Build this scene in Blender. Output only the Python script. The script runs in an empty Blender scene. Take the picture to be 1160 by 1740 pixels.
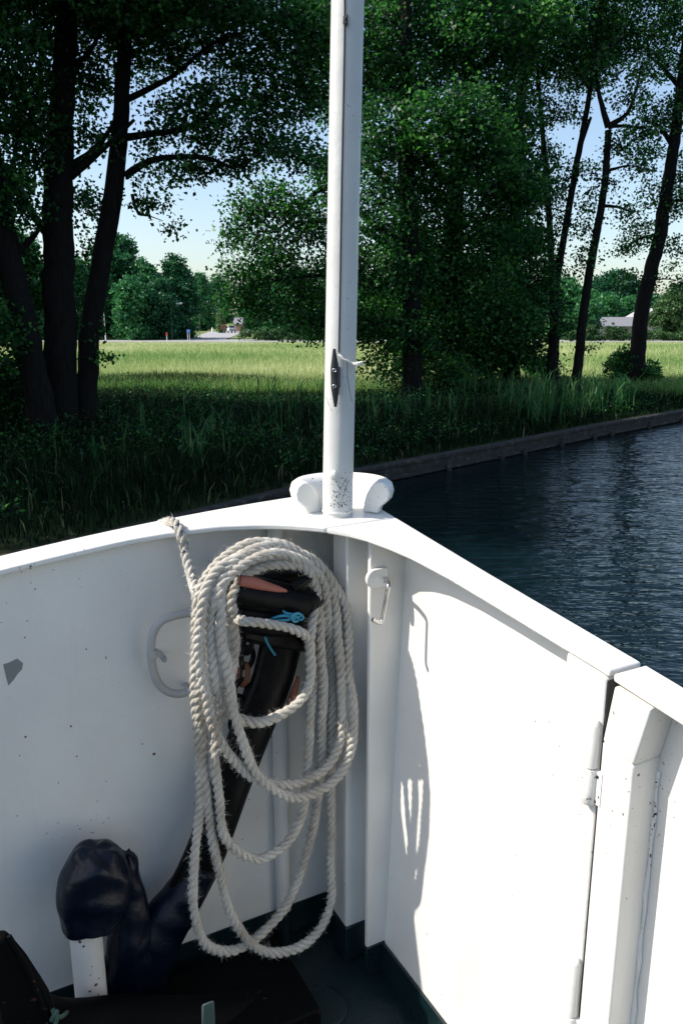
import bpy, bmesh, math, random
import numpy as np
from mathutils import Vector, Matrix, Quaternion
R = math.radians
random.seed(7)
rng = np.random.default_rng(11)
scene = bpy.context.scene
col = scene.collection

# ------------------------------------------------------------------ camera
CZ = 3.3                      # eye height above the water
PITCH = R(13.5)
F = 1353.0                    # focal length in pixels of the 1160x1740 photograph
cam_d = bpy.data.cameras.new('camera')
cam_d.sensor_fit = 'VERTICAL'; cam_d.sensor_height = 36; cam_d.lens = 28
cam_d.clip_start = 0.05; cam_d.clip_end = 3000
cam = bpy.data.objects.new('camera', cam_d); col.objects.link(cam)
cam.location = (0, 0, CZ); cam.rotation_euler = (R(90) - PITCH, 0, 0)
scene.camera = cam

# ------------------------------------------------------------------ light
SUN = Vector((-1.071, -0.114, 1.06)).normalized()
world = bpy.data.worlds.new('World'); scene.world = world; world.use_nodes = True
nt = world.node_tree
sky = nt.nodes.new('ShaderNodeTexSky'); sky.sky_type = 'NISHITA'; sky.sun_disc = False
sky.sun_elevation = math.asin(SUN.z); sky.sun_rotation = math.atan2(SUN.x, SUN.y)
sky.air_density = 1.0; sky.dust_density = 1.4; sky.ozone_density = 1.0
bg = nt.nodes['Background']; bg.inputs[1].default_value = 0.135
nt.links.new(sky.outputs[0], bg.inputs[0])
sl = bpy.data.lights.new('sun', 'SUN'); sl.energy = 4.0; sl.angle = R(0.53); sl.color = (1.0, 0.94, 0.85)
so = bpy.data.objects.new('sun', sl); col.objects.link(so)
so.rotation_euler = SUN.to_track_quat('Z', 'Y').to_euler(); so.location = (-20, 0, 40)
vs = scene.view_settings
vs.view_transform = 'Standard'; vs.look = 'None'; vs.gamma = 1; vs.exposure = 0.62
scene.cycles.max_bounces = 8; scene.cycles.transparent_max_bounces = 8

# ------------------------------------------------------------------ geometry helpers
CP, SP = math.cos(PITCH), math.sin(PITCH)
def ray(px, py):
    u = (px - 580) / F; v = (870 - py) / F
    return np.array((u, CP + v * SP, -SP + v * CP))
def W(v): return (float(v[0]), float(v[1]), float(v[2]) + CZ)
def atY(px, py, Y):
    d = ray(px, py); return W(d * (Y / d[1]))
def atZ(px, py, z):                       # z above the water
    d = ray(px, py); return W(d * ((z - CZ) / d[2]))
# the bow corner: a runs along the right-hand bulwark, b along the left-hand one
O = np.array((-0.008, 1.835)); AD = np.array((0.468, -0.884)); BD = np.array((-0.884, -0.468))
AD = AD / np.linalg.norm(AD); BD = BD / np.linalg.norm(BD)
DECK = CZ - 1.55
def P(a, b, z):                           # z relative to the eye
    q = O + AD * a + BD * b
    return (float(q[0]), float(q[1]), float(z) + CZ)
def atA(px, py, a):                       # point of a sight line at distance a from the left bulwark
    d = ray(px, py); t = (a + O @ AD) / (d[:2] @ AD); return W(d * t)
def atB(px, py, b):
    d = ray(px, py); t = (b + O @ BD) / (d[:2] @ BD); return W(d * t)
def ab(p):
    q = np.array(p[:2]) - O; return float(q @ AD), float(q @ BD), p[2] - CZ
def ztop(a, b): return -0.405 - 0.106 * max(a, -0.05) - 0.0274 * max(b, 0) - 0.07 * b * b

def wloc(o):
    v = Vector((0, 0, 0))
    while o is not None: v += o.location; o = o.parent
    return v
def tag(o, label=None, cat=None, group=None, kind=None):
    if label: o['label'] = label
    if cat: o['category'] = cat
    if group: o['group'] = group
    if kind: o['kind'] = kind
    return o
def empty(name, loc, label, cat, group=None):
    o = bpy.data.objects.new(name, None); col.objects.link(o); o.location = loc
    o.empty_display_size = 0.2
    return tag(o, label, cat, group)

class MB:
    def __init__(s): s.v = []; s.f = []; s.m = []
    def add(s, vs_, fs, m=0):
        n = len(s.v); s.v += [tuple(map(float, p)) for p in vs_]
        s.f += [tuple(i + n for i in f) for f in fs]; s.m += [m] * len(fs)
    def hexa(s, p, m=0):                  # 8 points: bottom ring, top ring
        s.add(p, [(3, 2, 1, 0), (4, 5, 6, 7), (0, 1, 5, 4), (1, 2, 6, 5), (2, 3, 7, 6), (3, 0, 4, 7)], m)
    def box(s, c, h, rz=0, m=0):
        ca, sa = math.cos(rz), math.sin(rz); p = []
        for z in (-1, 1):
            for x, y in ((-1, -1), (1, -1), (1, 1), (-1, 1)):
                X, Y = x * h[0], y * h[1]
                p.append((c[0] + X * ca - Y * sa, c[1] + X * sa + Y * ca, c[2] + z * h[2]))
        s.hexa(p, m)
    def abbox(s, a0, a1, b0, b1, z0, z1, m=0):
        s.hexa([P(a0, b0, z0), P(a1, b0, z0), P(a1, b1, z0), P(a0, b1, z0),
                P(a0, b0, z1), P(a1, b0, z1), P(a1, b1, z1), P(a0, b1, z1)], m)
    def tube(s, pts, rad, seg=10, m=0, caps=True, flat=None):
        pts = [Vector(p) for p in pts]; n = len(pts)
        if not hasattr(rad, '__len__'): rad = [rad] * n
        rings = []; N = None
        for i, p in enumerate(pts):
            t = (pts[min(i + 1, n - 1)] - pts[max(i - 1, 0)]).normalized()
            if N is None:
                up = Vector((0, 0, 1)) if abs(t.z) < 0.9 else Vector((1, 0, 0))
                if flat is not None: up = Vector(flat)
                N = (up - t * up.dot(t)).normalized()
            else: N = (N - t * N.dot(t)).normalized()
            B = t.cross(N)
            r = rad[i]; r1, r2 = r if hasattr(r, '__len__') else (r, r)
            rings.append([p + N * (math.cos(2 * math.pi * k / seg) * r1) + B * (math.sin(2 * math.pi * k / seg) * r2) for k in range(seg)])
        vs_ = [q for r in rings for q in r]; fs = []
        for i in range(n - 1):
            for k in range(seg):
                k2 = (k + 1) % seg
                fs.append((i * seg + k, i * seg + k2, (i + 1) * seg + k2, (i + 1) * seg + k))
        if caps:
            fs.append(tuple(range(seg - 1, -1, -1))); fs.append(tuple((n - 1) * seg + k for k in range(seg)))
        s.add(vs_, fs, m)
    def lathe(s, c, prof, seg=24, m=0, axis=(0, 0, 1)):   # prof: (radius, along)
        ax = Vector(axis).normalized(); up = Vector((1, 0, 0)) if abs(ax.x) < 0.9 else Vector((0, 1, 0))
        N = (up - ax * up.dot(ax)).normalized(); B = ax.cross(N); c = Vector(c); vs_ = []; fs = []
        for r, z in prof:
            for k in range(seg):
                t = 2 * math.pi * k / seg
                vs_.append(c + ax * z + (N * math.cos(t) + B * math.sin(t)) * max(r, 1e-5))
        for i in range(len(prof) - 1):
            for k in range(seg):
                k2 = (k + 1) % seg
                fs.append((i * seg + k, i * seg + k2, (i + 1) * seg + k2, (i + 1) * seg + k))
        fs.append(tuple(range(seg - 1, -1, -1))); fs.append(tuple((len(prof) - 1) * seg + k for k in range(seg)))
        s.add(vs_, fs, m)
    def strip(s, A, B_, th, m=0):         # plate between two polylines, thickened by the vector th
        n = len(A); th = np.array(th); vs_ = [*A, *B_, *(np.array(p) + th for p in A), *(np.array(p) + th for p in B_)]
        fs = []
        for i in range(n - 1):
            fs.append((i, i + 1, n + i + 1, n + i)); fs.append((2 * n + i, 3 * n + i, 3 * n + i + 1, 2 * n + i + 1))
            fs.append((i + 1, i, 2 * n + i, 2 * n + i + 1)); fs.append((n + i, n + i + 1, 3 * n + i + 1, 3 * n + i))
        fs.append((0, n, 3 * n, 2 * n)); fs.append((n - 1, 3 * n - 1, 4 * n - 1, 2 * n - 1))
        s.add(vs_, fs, m)
    def prism(s, poly, th, m=0):          # polygon pushed along th
        n = len(poly); th = np.array(th)
        vs_ = [*poly, *(np.array(p) + th for p in poly)]
        fs = [tuple(range(n - 1, -1, -1)), tuple(range(n, 2 * n))] + [(i, (i + 1) % n, n + (i + 1) % n, n + i) for i in range(n)]
        s.add(vs_, fs, m)
    def build(s, name, mats, parent=None, smooth=True, bevel=0, seg=2, sub=0, angle=40):
        off = wloc(parent) if parent else Vector((0, 0, 0))
        me = bpy.data.meshes.new(name)
        me.from_pydata([(x - off.x, y - off.y, z - off.z) for x, y, z in s.v], [], s.f)
        mats = mats if isinstance(mats, (list, tuple)) else [mats]
        for q in mats: me.materials.append(q)
        me.polygons.foreach_set('material_index', s.m)
        bm = bmesh.new(); bm.from_mesh(me); bmesh.ops.recalc_face_normals(bm, faces=bm.faces); bm.to_mesh(me); bm.free()
        if smooth:
            me.polygons.foreach_set('use_smooth', [True] * len(me.polygons))
            me.set_sharp_from_angle(angle=R(angle))
        o = bpy.data.objects.new(name, me); col.objects.link(o)
        if parent: o.parent = parent
        if bevel:
            b = o.modifiers.new('bevel', 'BEVEL'); b.width = bevel; b.segments = seg; b.limit_method = 'ANGLE'; b.angle_limit = R(40)
        if sub:
            b = o.modifiers.new('sub', 'SUBSURF'); b.levels = sub; b.render_levels = sub
        return o

def mesh_np(name, verts, faces, mat, parent=None, tint=None, smooth=False, uv=None):
    me = bpy.data.meshes.new(name)
    off = np.array(wloc(parent)) if parent else np.zeros(3)
    verts = np.asarray(verts, dtype=np.float32) - off.astype(np.float32); faces = np.asarray(faces, dtype=np.int32)
    k = faces.shape[1]
    me.vertices.add(len(verts)); me.vertices.foreach_set('co', verts.ravel())
    me.loops.add(faces.size); me.loops.foreach_set('vertex_index', faces.ravel())
    me.polygons.add(len(faces)); me.polygons.foreach_set('loop_start', np.arange(0, faces.size, k, dtype=np.int32))
    if smooth: me.polygons.foreach_set('use_smooth', np.ones(len(faces), dtype=bool))
    me.materials.append(mat)
    if tint is not None:
        at = me.attributes.new('tint', 'FLOAT', 'POINT'); at.data.foreach_set('value', np.asarray(tint, dtype=np.float32))
    if uv is not None:
        l = me.uv_layers.new(name='UVMap'); l.data.foreach_set('uv', np.asarray(uv, dtype=np.float32).ravel())
    me.update(calc_edges=True); me.validate()
    o = bpy.data.objects.new(name, me); col.objects.link(o)
    if parent: o.parent = parent
    return o

def catmull(pts, step):
    pts = np.array(pts, dtype=float); Q = np.vstack([2 * pts[0] - pts[1], pts, 2 * pts[-1] - pts[-2]]); out = []
    for i in range(1, len(Q) - 2):
        p0, p1, p2, p3 = Q[i - 1:i + 3]; n = max(2, int(np.linalg.norm(p2 - p1) / step * 1.5))
        t = np.linspace(0, 1, n, endpoint=False)[:, None]
        out.append(0.5 * (2 * p1 + (p2 - p0) * t + (2 * p0 - 5 * p1 + 4 * p2 - p3) * t ** 2 + (3 * p1 - p0 - 3 * p2 + p3) * t ** 3))
    out = np.vstack(out + [pts[-1:]])
    d = np.r_[0, np.cumsum(np.linalg.norm(np.diff(out, axis=0), axis=1))]
    s = np.arange(0, d[-1], step)
    return np.stack([np.interp(s, d, out[:, k]) for k in range(out.shape[1])], 1)

# ------------------------------------------------------------------ material helpers
def mat(name):
    m = bpy.data.materials.new(name); m.use_nodes = True
    return m, m.node_tree.nodes, m.node_tree.links, m.node_tree.nodes['Principled BSDF']
def node(N, t, **kw):
    n = N.new(t)
    for k, v in kw.items():
        if k in n.inputs: n.inputs[k].default_value = v
        else: setattr(n, k, v)
    return n
def ramp(N, L, src, stops):
    r = N.new('ShaderNodeValToRGB'); e = r.color_ramp.elements
    while len(e) < len(stops): e.new(0.5)
    for q, (p, c) in zip(e, stops):
        q.position = p; q.color = (*c, 1) if len(c) == 3 else c
    L.new(src, r.inputs[0]); return r.outputs[0]
def mixc(N, L, f, a, b):
    m = N.new('ShaderNodeMix'); m.data_type = 'RGBA'
    for sock, v in ((m.inputs[0], f), (m.inputs[6], a), (m.inputs[7], b)):
        if hasattr(v, 'is_linked') or hasattr(v, 'links'): L.new(v, sock)
        else: sock.default_value = v if not isinstance(v, tuple) else ((*v, 1) if len(v) == 3 else v)
    return m.outputs[2]
def noise(N, L, scale, detail=3, rough=0.5, coord='Object', vec=None, stretch=None):
    if vec is None:
        tc = N.new('ShaderNodeTexCoord'); vec = tc.outputs[coord]
    if stretch:
        mp = N.new('ShaderNodeMapping'); mp.inputs['Scale'].default_value = stretch; L.new(vec, mp.inputs[0]); vec = mp.outputs[0]
    n = node(N, 'ShaderNodeTexNoise', Scale=scale, Detail=detail, Roughness=rough); L.new(vec, n.inputs['Vector']); return n.outputs[0]
def bump(N, L, bsdf, h, strength, dist=0.01):
    b = node(N, 'ShaderNodeBump', Strength=strength, Distance=dist); L.new(h, b.inputs['Height']); L.new(b.outputs[0], bsdf.inputs['Normal']); return b

def paint(name, base, rough=0.35, chips=0.0, chipcol=(0.05, 0.04, 0.035), dirt=0.12, dirtcol=(0.35, 0.33, 0.3), wave=0.25, chipscale=38):
    m, N, L, B = mat(name)
    d = noise(N, L, 3.1, 5, 0.6); d2 = ramp(N, L, d, [(0.42, (0, 0, 0)), (0.75, (dirt, dirt, dirt))])
    c = mixc(N, L, d2, base, dirtcol)
    s = noise(N, L, 9, 4, 0.6, stretch=(1, 1, 0.08)); s2 = ramp(N, L, s, [(0.58, (0, 0, 0)), (0.8, (dirt * 1.3,) * 3)])
    c = mixc(N, L, s2, c, dirtcol)
    if chips:
        k = noise(N, L, chipscale, 3, 0.6); big = noise(N, L, 4.5, 2)
        mm = N.new('ShaderNodeMath'); mm.operation = 'MULTIPLY_ADD'; L.new(big, mm.inputs[0]); mm.inputs[1].default_value = 0.35; L.new(k, mm.inputs[2])
        k2 = ramp(N, L, mm.outputs[0], [(0.965 - chips, (0, 0, 0)), (0.985 - chips, (1, 1, 1))])
        c = mixc(N, L, k2, c, chipcol)
    L.new(c, B.inputs['Base Color']); B.inputs['Roughness'].default_value = rough
    rn = noise(N, L, 14, 3); rr = ramp(N, L, rn, [(0.3, (rough - 0.06,) * 3), (0.7, (rough + 0.12,) * 3)]); L.new(rr, B.inputs['Roughness'])
    h1 = noise(N, L, 16, 3); h2 = noise(N, L, 240, 2)
    a = N.new('ShaderNodeMath'); a.operation = 'MULTIPLY_ADD'; L.new(h2, a.inputs[0]); a.inputs[1].default_value = 0.10; L.new(h1, a.inputs[2])
    bump(N, L, B, a.outputs[0], wave, 0.006)
    return m
M = {}
M['white'] = paint('white_boat_paint', (0.735, 0.717, 0.668), 0.36, chips=0.05, chipscale=110, chipcol=(0.10, 0.085, 0.07), dirt=0.2, wave=0.4)
M['white_worn'] = paint('white_worn_paint', (0.77, 0.755, 0.71), 0.42, chips=0.125, chipscale=130, chipcol=(0.035, 0.032, 0.03), wave=0.5)
M['mast'] = paint('grimy_mast_paint', (0.60, 0.605, 0.58), 0.4, chips=0.07, chipscale=90, chipcol=(0.12, 0.11, 0.10), dirt=0.35, dirtcol=(0.36, 0.35, 0.32), wave=0.4)
M['rail'] = paint('grey_white_paint', (0.38, 0.38, 0.365), 0.4, chips=0.07, dirt=0.3)
M['grey_chip'] = paint('grey_primer', (0.17, 0.19, 0.185), 0.6, dirt=0.3)
M['green'] = paint('dark_green_deck_paint', (0.0025, 0.012, 0.014), 0.3, chips=0.02, chipcol=(0.10, 0.13, 0.13), dirt=0.3, dirtcol=(0.012, 0.03, 0.035), wave=0.6)
M['black'] = paint('black_gloss_paint', (0.0025, 0.003, 0.0035), 0.34, chips=0.06, chipcol=(0.07, 0.03, 0.018), dirt=0.15, dirtcol=(0.006, 0.0055, 0.005), wave=0.7, chipscale=45)
M['red'] = paint('red_lead_primer', (0.36, 0.11, 0.07), 0.6, dirt=0.5, dirtcol=(0.10, 0.05, 0.04), wave=0.8)
M['rust'] = paint('rust', (0.16, 0.055, 0.025), 0.8, dirt=0.6, dirtcol=(0.04, 0.02, 0.015), wave=0.9)
M['black'].node_tree.nodes['Principled BSDF'].inputs['Specular IOR Level'].default_value = 0.3
M['black_matte'] = paint('matte_black_paint', (0.0025, 0.003, 0.0033), 0.6, chips=0.07, chipcol=(0.06, 0.025, 0.015), dirt=0.1, dirtcol=(0.005, 0.005, 0.005), wave=0.7, chipscale=45)
M['black_matte'].node_tree.nodes['Principled BSDF'].inputs['Specular IOR Level'].default_value = 0.06
M['navy'] = paint('navy_vinyl', (0.0008, 0.0035, 0.012), 0.32, dirt=0.2, dirtcol=(0.002, 0.006, 0.012), wave=1.0)
for k, v in (('black', .12), ('navy', .32)): M[k].node_tree.nodes['Principled BSDF'].inputs['Specular IOR Level'].default_value = v
M['teal'] = paint('teal_paint', (0.02, 0.06, 0.06), 0.4, dirt=0.3)
def plain(name, c, rough=0.5, metal=0.0, spec=0.5, b=0):
    m, N, L, B = mat(name)
    n = noise(N, L, 22, 4); k = mixc(N, L, ramp(N, L, n, [(0.3, (0, 0, 0)), (0.7, (1, 1, 1))]), tuple(x * 0.8 for x in c), tuple(min(1, x * 1.15) for x in c))
    L.new(k, B.inputs['Base Color']); B.inputs['Roughness'].default_value = rough; B.inputs['Metallic'].default_value = metal
    if b: bump(N, L, B, noise(N, L, 60, 3), b, 0.01)
    return m
M['steel'] = plain('stainless_steel', (0.55, 0.55, 0.54), 0.22, 1.0)
M['cleat'] = plain('black_nylon', (0.012, 0.013, 0.016), 0.45)
M['cord'] = plain('blue_cord', (0.03, 0.25, 0.36), 0.6, b=0.5)
M['green_cord'] = plain('pale_green_cord', (0.04, 0.09, 0.07), 0.7)
M['dark_line'] = plain('dark_line', (0.035, 0.032, 0.028), 0.8)
M['white_line'] = plain('white_line', (0.7, 0.68, 0.62), 0.8)
M['fleece'] = plain('pale_blue_fleece', (0.35, 0.42, 0.46), 0.95, b=1.0)
M['glass'] = plain('dark_glass', (0.02, 0.025, 0.03), 0.08)
M['tyre'] = plain('rubber', (0.015, 0.015, 0.015), 0.8)
M['car'] = plain('white_car_paint', (0.75, 0.76, 0.77), 0.25)
M['brown'] = plain('brown_paint', (0.16, 0.06, 0.025), 0.6)
M['galv'] = plain('galvanised_steel', (0.42, 0.44, 0.45), 0.5, 0.3)
M['galv_dark'] = plain('dark_galvanised_steel', (0.10, 0.11, 0.11), 0.6, 0.3)
M['lamp_head'] = plain('lamp_head_grey', (0.55, 0.57, 0.57), 0.4)
M['sign_blue'] = plain('sign_blue', (0.03, 0.13, 0.42), 0.4)
M['sign_white'] = plain('sign_white', (0.8, 0.8, 0.8), 0.5)
M['sign_red'] = plain('sign_red', (0.5, 0.05, 0.03), 0.5)
M['roof'] = plain('grey_roof', (0.21, 0.21, 0.225), 0.8)
M['roof_light'] = plain('pale_grey_roof', (0.36, 0.36, 0.37), 0.8)
M['house_wall'] = plain('house_wall', (0.30, 0.28, 0.27), 0.8)
M['brick'] = plain('pinkish_brick', (0.36, 0.20, 0.15), 0.85)

def rope_mat():
    m, N, L, B = mat('weathered_rope')
    uvn = N.new('ShaderNodeUVMap'); uvn.uv_map = 'UVMap'
    fib = noise(N, L, 1.0, 3, 0.7, vec=uvn.outputs[0], stretch=(90, 22, 1))
    blotch = noise(N, L, 9, 4, 0.65)
    c = ramp(N, L, fib, [(0.25, (0.29, 0.26, 0.21)), (0.5, (0.54, 0.51, 0.445)), (0.75, (0.72, 0.69, 0.62))])
    c = mixc(N, L, ramp(N, L, blotch, [(0.42, (0, 0, 0)), (0.7, (0.75,) * 3)]), c, (0.30, 0.25, 0.185))
    at = N.new('ShaderNodeAttribute'); at.attribute_name = 'tint'
    wear = ramp(N, L, noise(N, L, 85, 2), [(0.60, (0, 0, 0)), (0.66, (1, 1, 1))])
    mu = N.new('ShaderNodeMath'); mu.operation = 'MULTIPLY'; L.new(wear, mu.inputs[0]); L.new(at.outputs['Fac'], mu.inputs[1])
    c = mixc(N, L, mu.outputs[0], c, (0.06, 0.09, 0.13))
    L.new(c, B.inputs['Base Color']); B.inputs['Roughness'].default_value = 0.95; B.inputs['Specular IOR Level'].default_value = 0.15
    bump(N, L, B, fib, 0.9, 0.0015)
    return m
M['rope'] = rope_mat()

def leaf_mat(name, stops, trans=0.3, gloss=0.45, spec=0.35):
    m, N, L, B = mat(name)
    at = N.new('ShaderNodeAttribute'); at.attribute_name = 'tint'
    c = ramp(N, L, at.outputs['Fac'], stops)
    L.new(c, B.inputs['Base Color']); B.inputs['Roughness'].default_value = gloss; B.inputs['Specular IOR Level'].default_value = spec
    tr = N.new('ShaderNodeBsdfTranslucent'); hs = node(N, 'ShaderNodeHueSaturation', Saturation=1.1, Value=1.3); L.new(c, hs.inputs['Color']); L.new(hs.outputs[0], tr.inputs[0])
    mx = N.new('ShaderNodeMixShader'); mx.inputs[0].default_value = trans
    L.new(B.outputs[0], mx.inputs[1]); L.new(tr.outputs[0], mx.inputs[2]); L.new(mx.outputs[0], N['Material Output'].inputs[0])
    return m
M['leaf'] = leaf_mat('alder_leaves', [(0, (0.003, 0.016, 0.006)), (0.45, (0.014, 0.072, 0.020)), (0.7, (0.060, 0.205, 0.042)), (1, (0.125, 0.32, 0.06))], 0.42)
M['leaf_far'] = leaf_mat('far_leaves', [(0, (0.007, 0.042, 0.022)), (0.5, (0.026, 0.130, 0.052)), (1, (0.08, 0.26, 0.08))])
M['leaf_light'] = leaf_mat('pale_leaves', [(0, (0.03, 0.075, 0.025)), (0.5, (0.06, 0.135, 0.045)), (1, (0.11, 0.20, 0.075))])
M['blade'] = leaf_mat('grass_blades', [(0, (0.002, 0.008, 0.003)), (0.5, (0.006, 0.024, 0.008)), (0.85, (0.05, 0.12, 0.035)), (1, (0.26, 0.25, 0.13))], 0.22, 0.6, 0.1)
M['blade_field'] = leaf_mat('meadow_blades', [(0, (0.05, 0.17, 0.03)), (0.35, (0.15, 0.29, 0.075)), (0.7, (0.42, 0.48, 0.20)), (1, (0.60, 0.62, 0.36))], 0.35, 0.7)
M['reed'] = leaf_mat('reed_leaves', [(0, (0.01, 0.05, 0.018)), (0.6, (0.035, 0.14, 0.04)), (1, (0.14, 0.23, 0.085))], 0.3, 0.45, 0.2)
def bark():
    m, N, L, B = mat('dark_bark')
    n = noise(N, L, 5, 6, 0.65, stretch=(3, 3, 0.5))
    c = ramp(N, L, n, [(0.3, (0.005, 0.0045, 0.004)), (0.6, (0.013, 0.0115, 0.010)), (0.8, (0.026, 0.024, 0.021))])
    L.new(c, B.inputs['Base Color']); B.inputs['Roughness'].default_value = 0.95; B.inputs['Specular IOR Level'].default_value = 0.2
    bump(N, L, B, n, 1.0, 0.04); return m
M['bark'] = bark()

def ground_mat():
    m, N, L, B = mat('meadow_ground')
    n1 = noise(N, L, 0.11, 4, 0.6, stretch=(0.5, 1.4, 1)); n2 = noise(N, L, 3.0, 5, 0.7)
    c = ramp(N, L, n1, [(0.3, (0.05, 0.10, 0.025)), (0.5, (0.20, 0.24, 0.09)), (0.7, (0.36, 0.36, 0.19))])
    c = mixc(N, L, ramp(N, L, n2, [(0.35, (0, 0, 0)), (0.7, (0.6,) * 3)]), c, (0.09, 0.13, 0.035))
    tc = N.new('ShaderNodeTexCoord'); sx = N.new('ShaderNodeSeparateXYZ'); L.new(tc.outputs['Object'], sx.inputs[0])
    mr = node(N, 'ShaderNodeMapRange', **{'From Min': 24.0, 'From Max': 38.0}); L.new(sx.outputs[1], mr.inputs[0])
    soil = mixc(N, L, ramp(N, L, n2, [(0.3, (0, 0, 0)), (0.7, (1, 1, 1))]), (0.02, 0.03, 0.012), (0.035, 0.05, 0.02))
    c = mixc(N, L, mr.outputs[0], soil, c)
    L.new(c, B.inputs['Base Color']); B.inputs['Roughness'].default_value = 1.0; B.inputs['Specular IOR Level'].default_value = 0.1
    bump(N, L, B, n2, 0.8, 0.1); return m
M['ground'] = ground_mat()
def road_mat(name, c):
    m, N, L, B = mat(name); n = noise(N, L, 1.2, 5, 0.7)
    k = ramp(N, L, n, [(0.3, tuple(x * 0.8 for x in c)), (0.7, tuple(x * 1.15 for x in c))]); L.new(k, B.inputs['Base Color']); B.inputs['Roughness'].default_value = 0.9; return m
M['road'] = road_mat('pale_gravel_road', (0.34, 0.33, 0.33))
def water_mat():
    m, N, L, B = mat('river_water')
    B.inputs['Base Color'].default_value = (0.003, 0.010, 0.014, 1); B.inputs['Roughness'].default_value = 0.0; B.inputs['IOR'].default_value = 1.33
    n1 = noise(N, L, 2.5, 3, 0.5, stretch=(0.5, 1.7, 1)); n2 = noise(N, L, 0.55, 3, 0.6)
    a = N.new('ShaderNodeMath'); a.operation = 'MULTIPLY_ADD'; L.new(n2, a.inputs[0]); a.inputs[1].default_value = 0.8; L.new(n1, a.inputs[2])
    bump(N, L, B, a.outputs[0], 1.0, 0.075); return m
M['water'] = water_mat()
def timber():
    m, N, L, B = mat('weathered_timber')
    n = noise(N, L, 6, 6, 0.7); c = ramp(N, L, n, [(0.3, (0.010, 0.010, 0.009)), (0.55, (0.030, 0.028, 0.024)), (0.75, (0.13, 0.125, 0.11))])
    L.new(c, B.inputs['Base Color']); B.inputs['Roughness'].default_value = 0.9; bump(N, L, B, n, 0.9, 0.02); return m
M['timber'] = timber()

# ------------------------------------------------------------------ ground, river, roads
GZ = 0.5
bank_px = [(0, 945), (250, 888), (500, 826), (610, 796), (860, 750), (1010, 721), (1160, 696)]
bank = [atZ(x, y, 0.36)[:2] for x, y in bank_px]
d0 = np.array(bank[1]) - np.array(bank[0]); d0 /= np.linalg.norm(d0)
d1 = np.array(bank[-1]) - np.array(bank[-3]); d1 /= np.linalg.norm(d1)
line = [tuple(np.array(bank[0]) - d0 * 40), tuple(np.array(bank[0]) - d0 * 6)] + bank + [tuple(np.array(bank[-1]) + d1 * 12), tuple(np.array(bank[-1]) + d1 * 60), (300, 330)]
def bank_dist(x, y):                      # signed distance inland from the bank line
    p = np.stack([np.asarray(x, float), np.asarray(y, float)], -1); best = np.full(p.shape[:-1], 1e9); sgn = np.ones(p.shape[:-1])
    for q0, q1 in zip(line[:-1], line[1:]):
        q0 = np.array(q0); q1 = np.array(q1); e = q1 - q0; t = np.clip(((p - q0) @ e) / (e @ e), 0, 1)
        dd = p - (q0 + t[..., None] * e); dist = np.linalg.norm(dd, axis=-1); side = e[0] * (p[..., 1] - q0[1]) - e[1] * (p[..., 0] - q0[0])
        up = dist < best - 1e-9; best = np.where(up, dist, best); sgn = np.where(up, np.sign(side), sgn)
    return best * sgn
mb = MB()
ring = [(x, y, 0.34) for x, y in line]
inner = []
for i, (x, y) in enumerate(line):
    e = np.array(line[min(i + 1, len(line) - 1)]) - np.array(line[max(i - 1, 0)]); e /= np.linalg.norm(e); inner.append((x - e[1] * 1.6, y + e[0] * 1.6, GZ))
n = len(line)
mb.add(ring + inner, [(i, i + 1, n + i + 1, n + i) for i in range(n - 1)])
far = [(-600, line[0][1] - 20), (-600, 900), (600, 900), (600, 330)]
mb.add(inner + [(x, y, GZ) for x, y in far[::-1]], [tuple(range(n + 4))])
mb.add(ring + [(x, y, -1.5) for x, y in line], [(i, n + i, n + i + 1, i + 1) for i in range(n - 1)])
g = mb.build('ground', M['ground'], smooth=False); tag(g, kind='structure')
mb = MB(); mb.add([(-700, -300, 0), (900, -300, 0), (900, 900, 0), (-700, 900, 0)], [(0, 1, 2, 3)])
tag(mb.build('water', M['water'], smooth=False), kind='structure')
mb = MB(); ry = atZ(580, 582.5, GZ)[1]; ry2 = atZ(580, 577.5, GZ)[1]
mb.add([(-200, ry, GZ + .05), (200, ry, GZ + .05), (200, ry2, GZ + .05), (-200, ry2, GZ + .05)], [(0, 1, 2, 3)])
tag(mb.build('road', M['road'], smooth=False), kind='structure')
sr = [(318, 578.6), (330, 573), (350, 566), (355, 564), (412, 563.5), (405, 568), (392, 574), (376, 580)]
mb = MB(); mb.add([(*atZ(x, y, GZ)[:2], GZ + .06) for x, y in sr], [tuple(range(len(sr)))])
tag(mb.build('side_road', M['road'], smooth=False), kind='structure')

# timber edging along the bank
et = empty('bank_edging', (*bank[3], 0), 'long dark weathered timber edging between the grass bank and the river', 'edging')
def offs(dx):
    out = []
    for i, (x, y) in enumerate(line[:-1]):
        e = np.array(line[min(i + 1, len(line) - 1)]) - np.array(line[max(i - 1, 0)]); e /= np.linalg.norm(e); out.append((x + e[1] * dx, y - e[0] * dx))
    return out
mb = MB(); A = [(x, y, .28) for x, y in offs(.15)]; B_ = [(x, y, .28) for x, y in offs(-.08)]
mb.strip(A, B_, (0, 0, .085)); mb.build('top_beam', M['timber'], et, bevel=.015)
mb = MB(); A = [(x, y, -.6) for x, y in offs(.10)]; B_ = [(x, y, -.6) for x, y in offs(.03)]
mb.strip(A, B_, (0, 0, .879)); mb.build('board_face', M['timber'], et)
mb = MB(); A = [(x, y, .02) for x, y in offs(.19)]; B_ = [(x, y, .02) for x, y in offs(.102)]
mb.strip(A, B_, (0, 0, .08)); mb.build('waling', M['timber'], et, bevel=.01)
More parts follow.
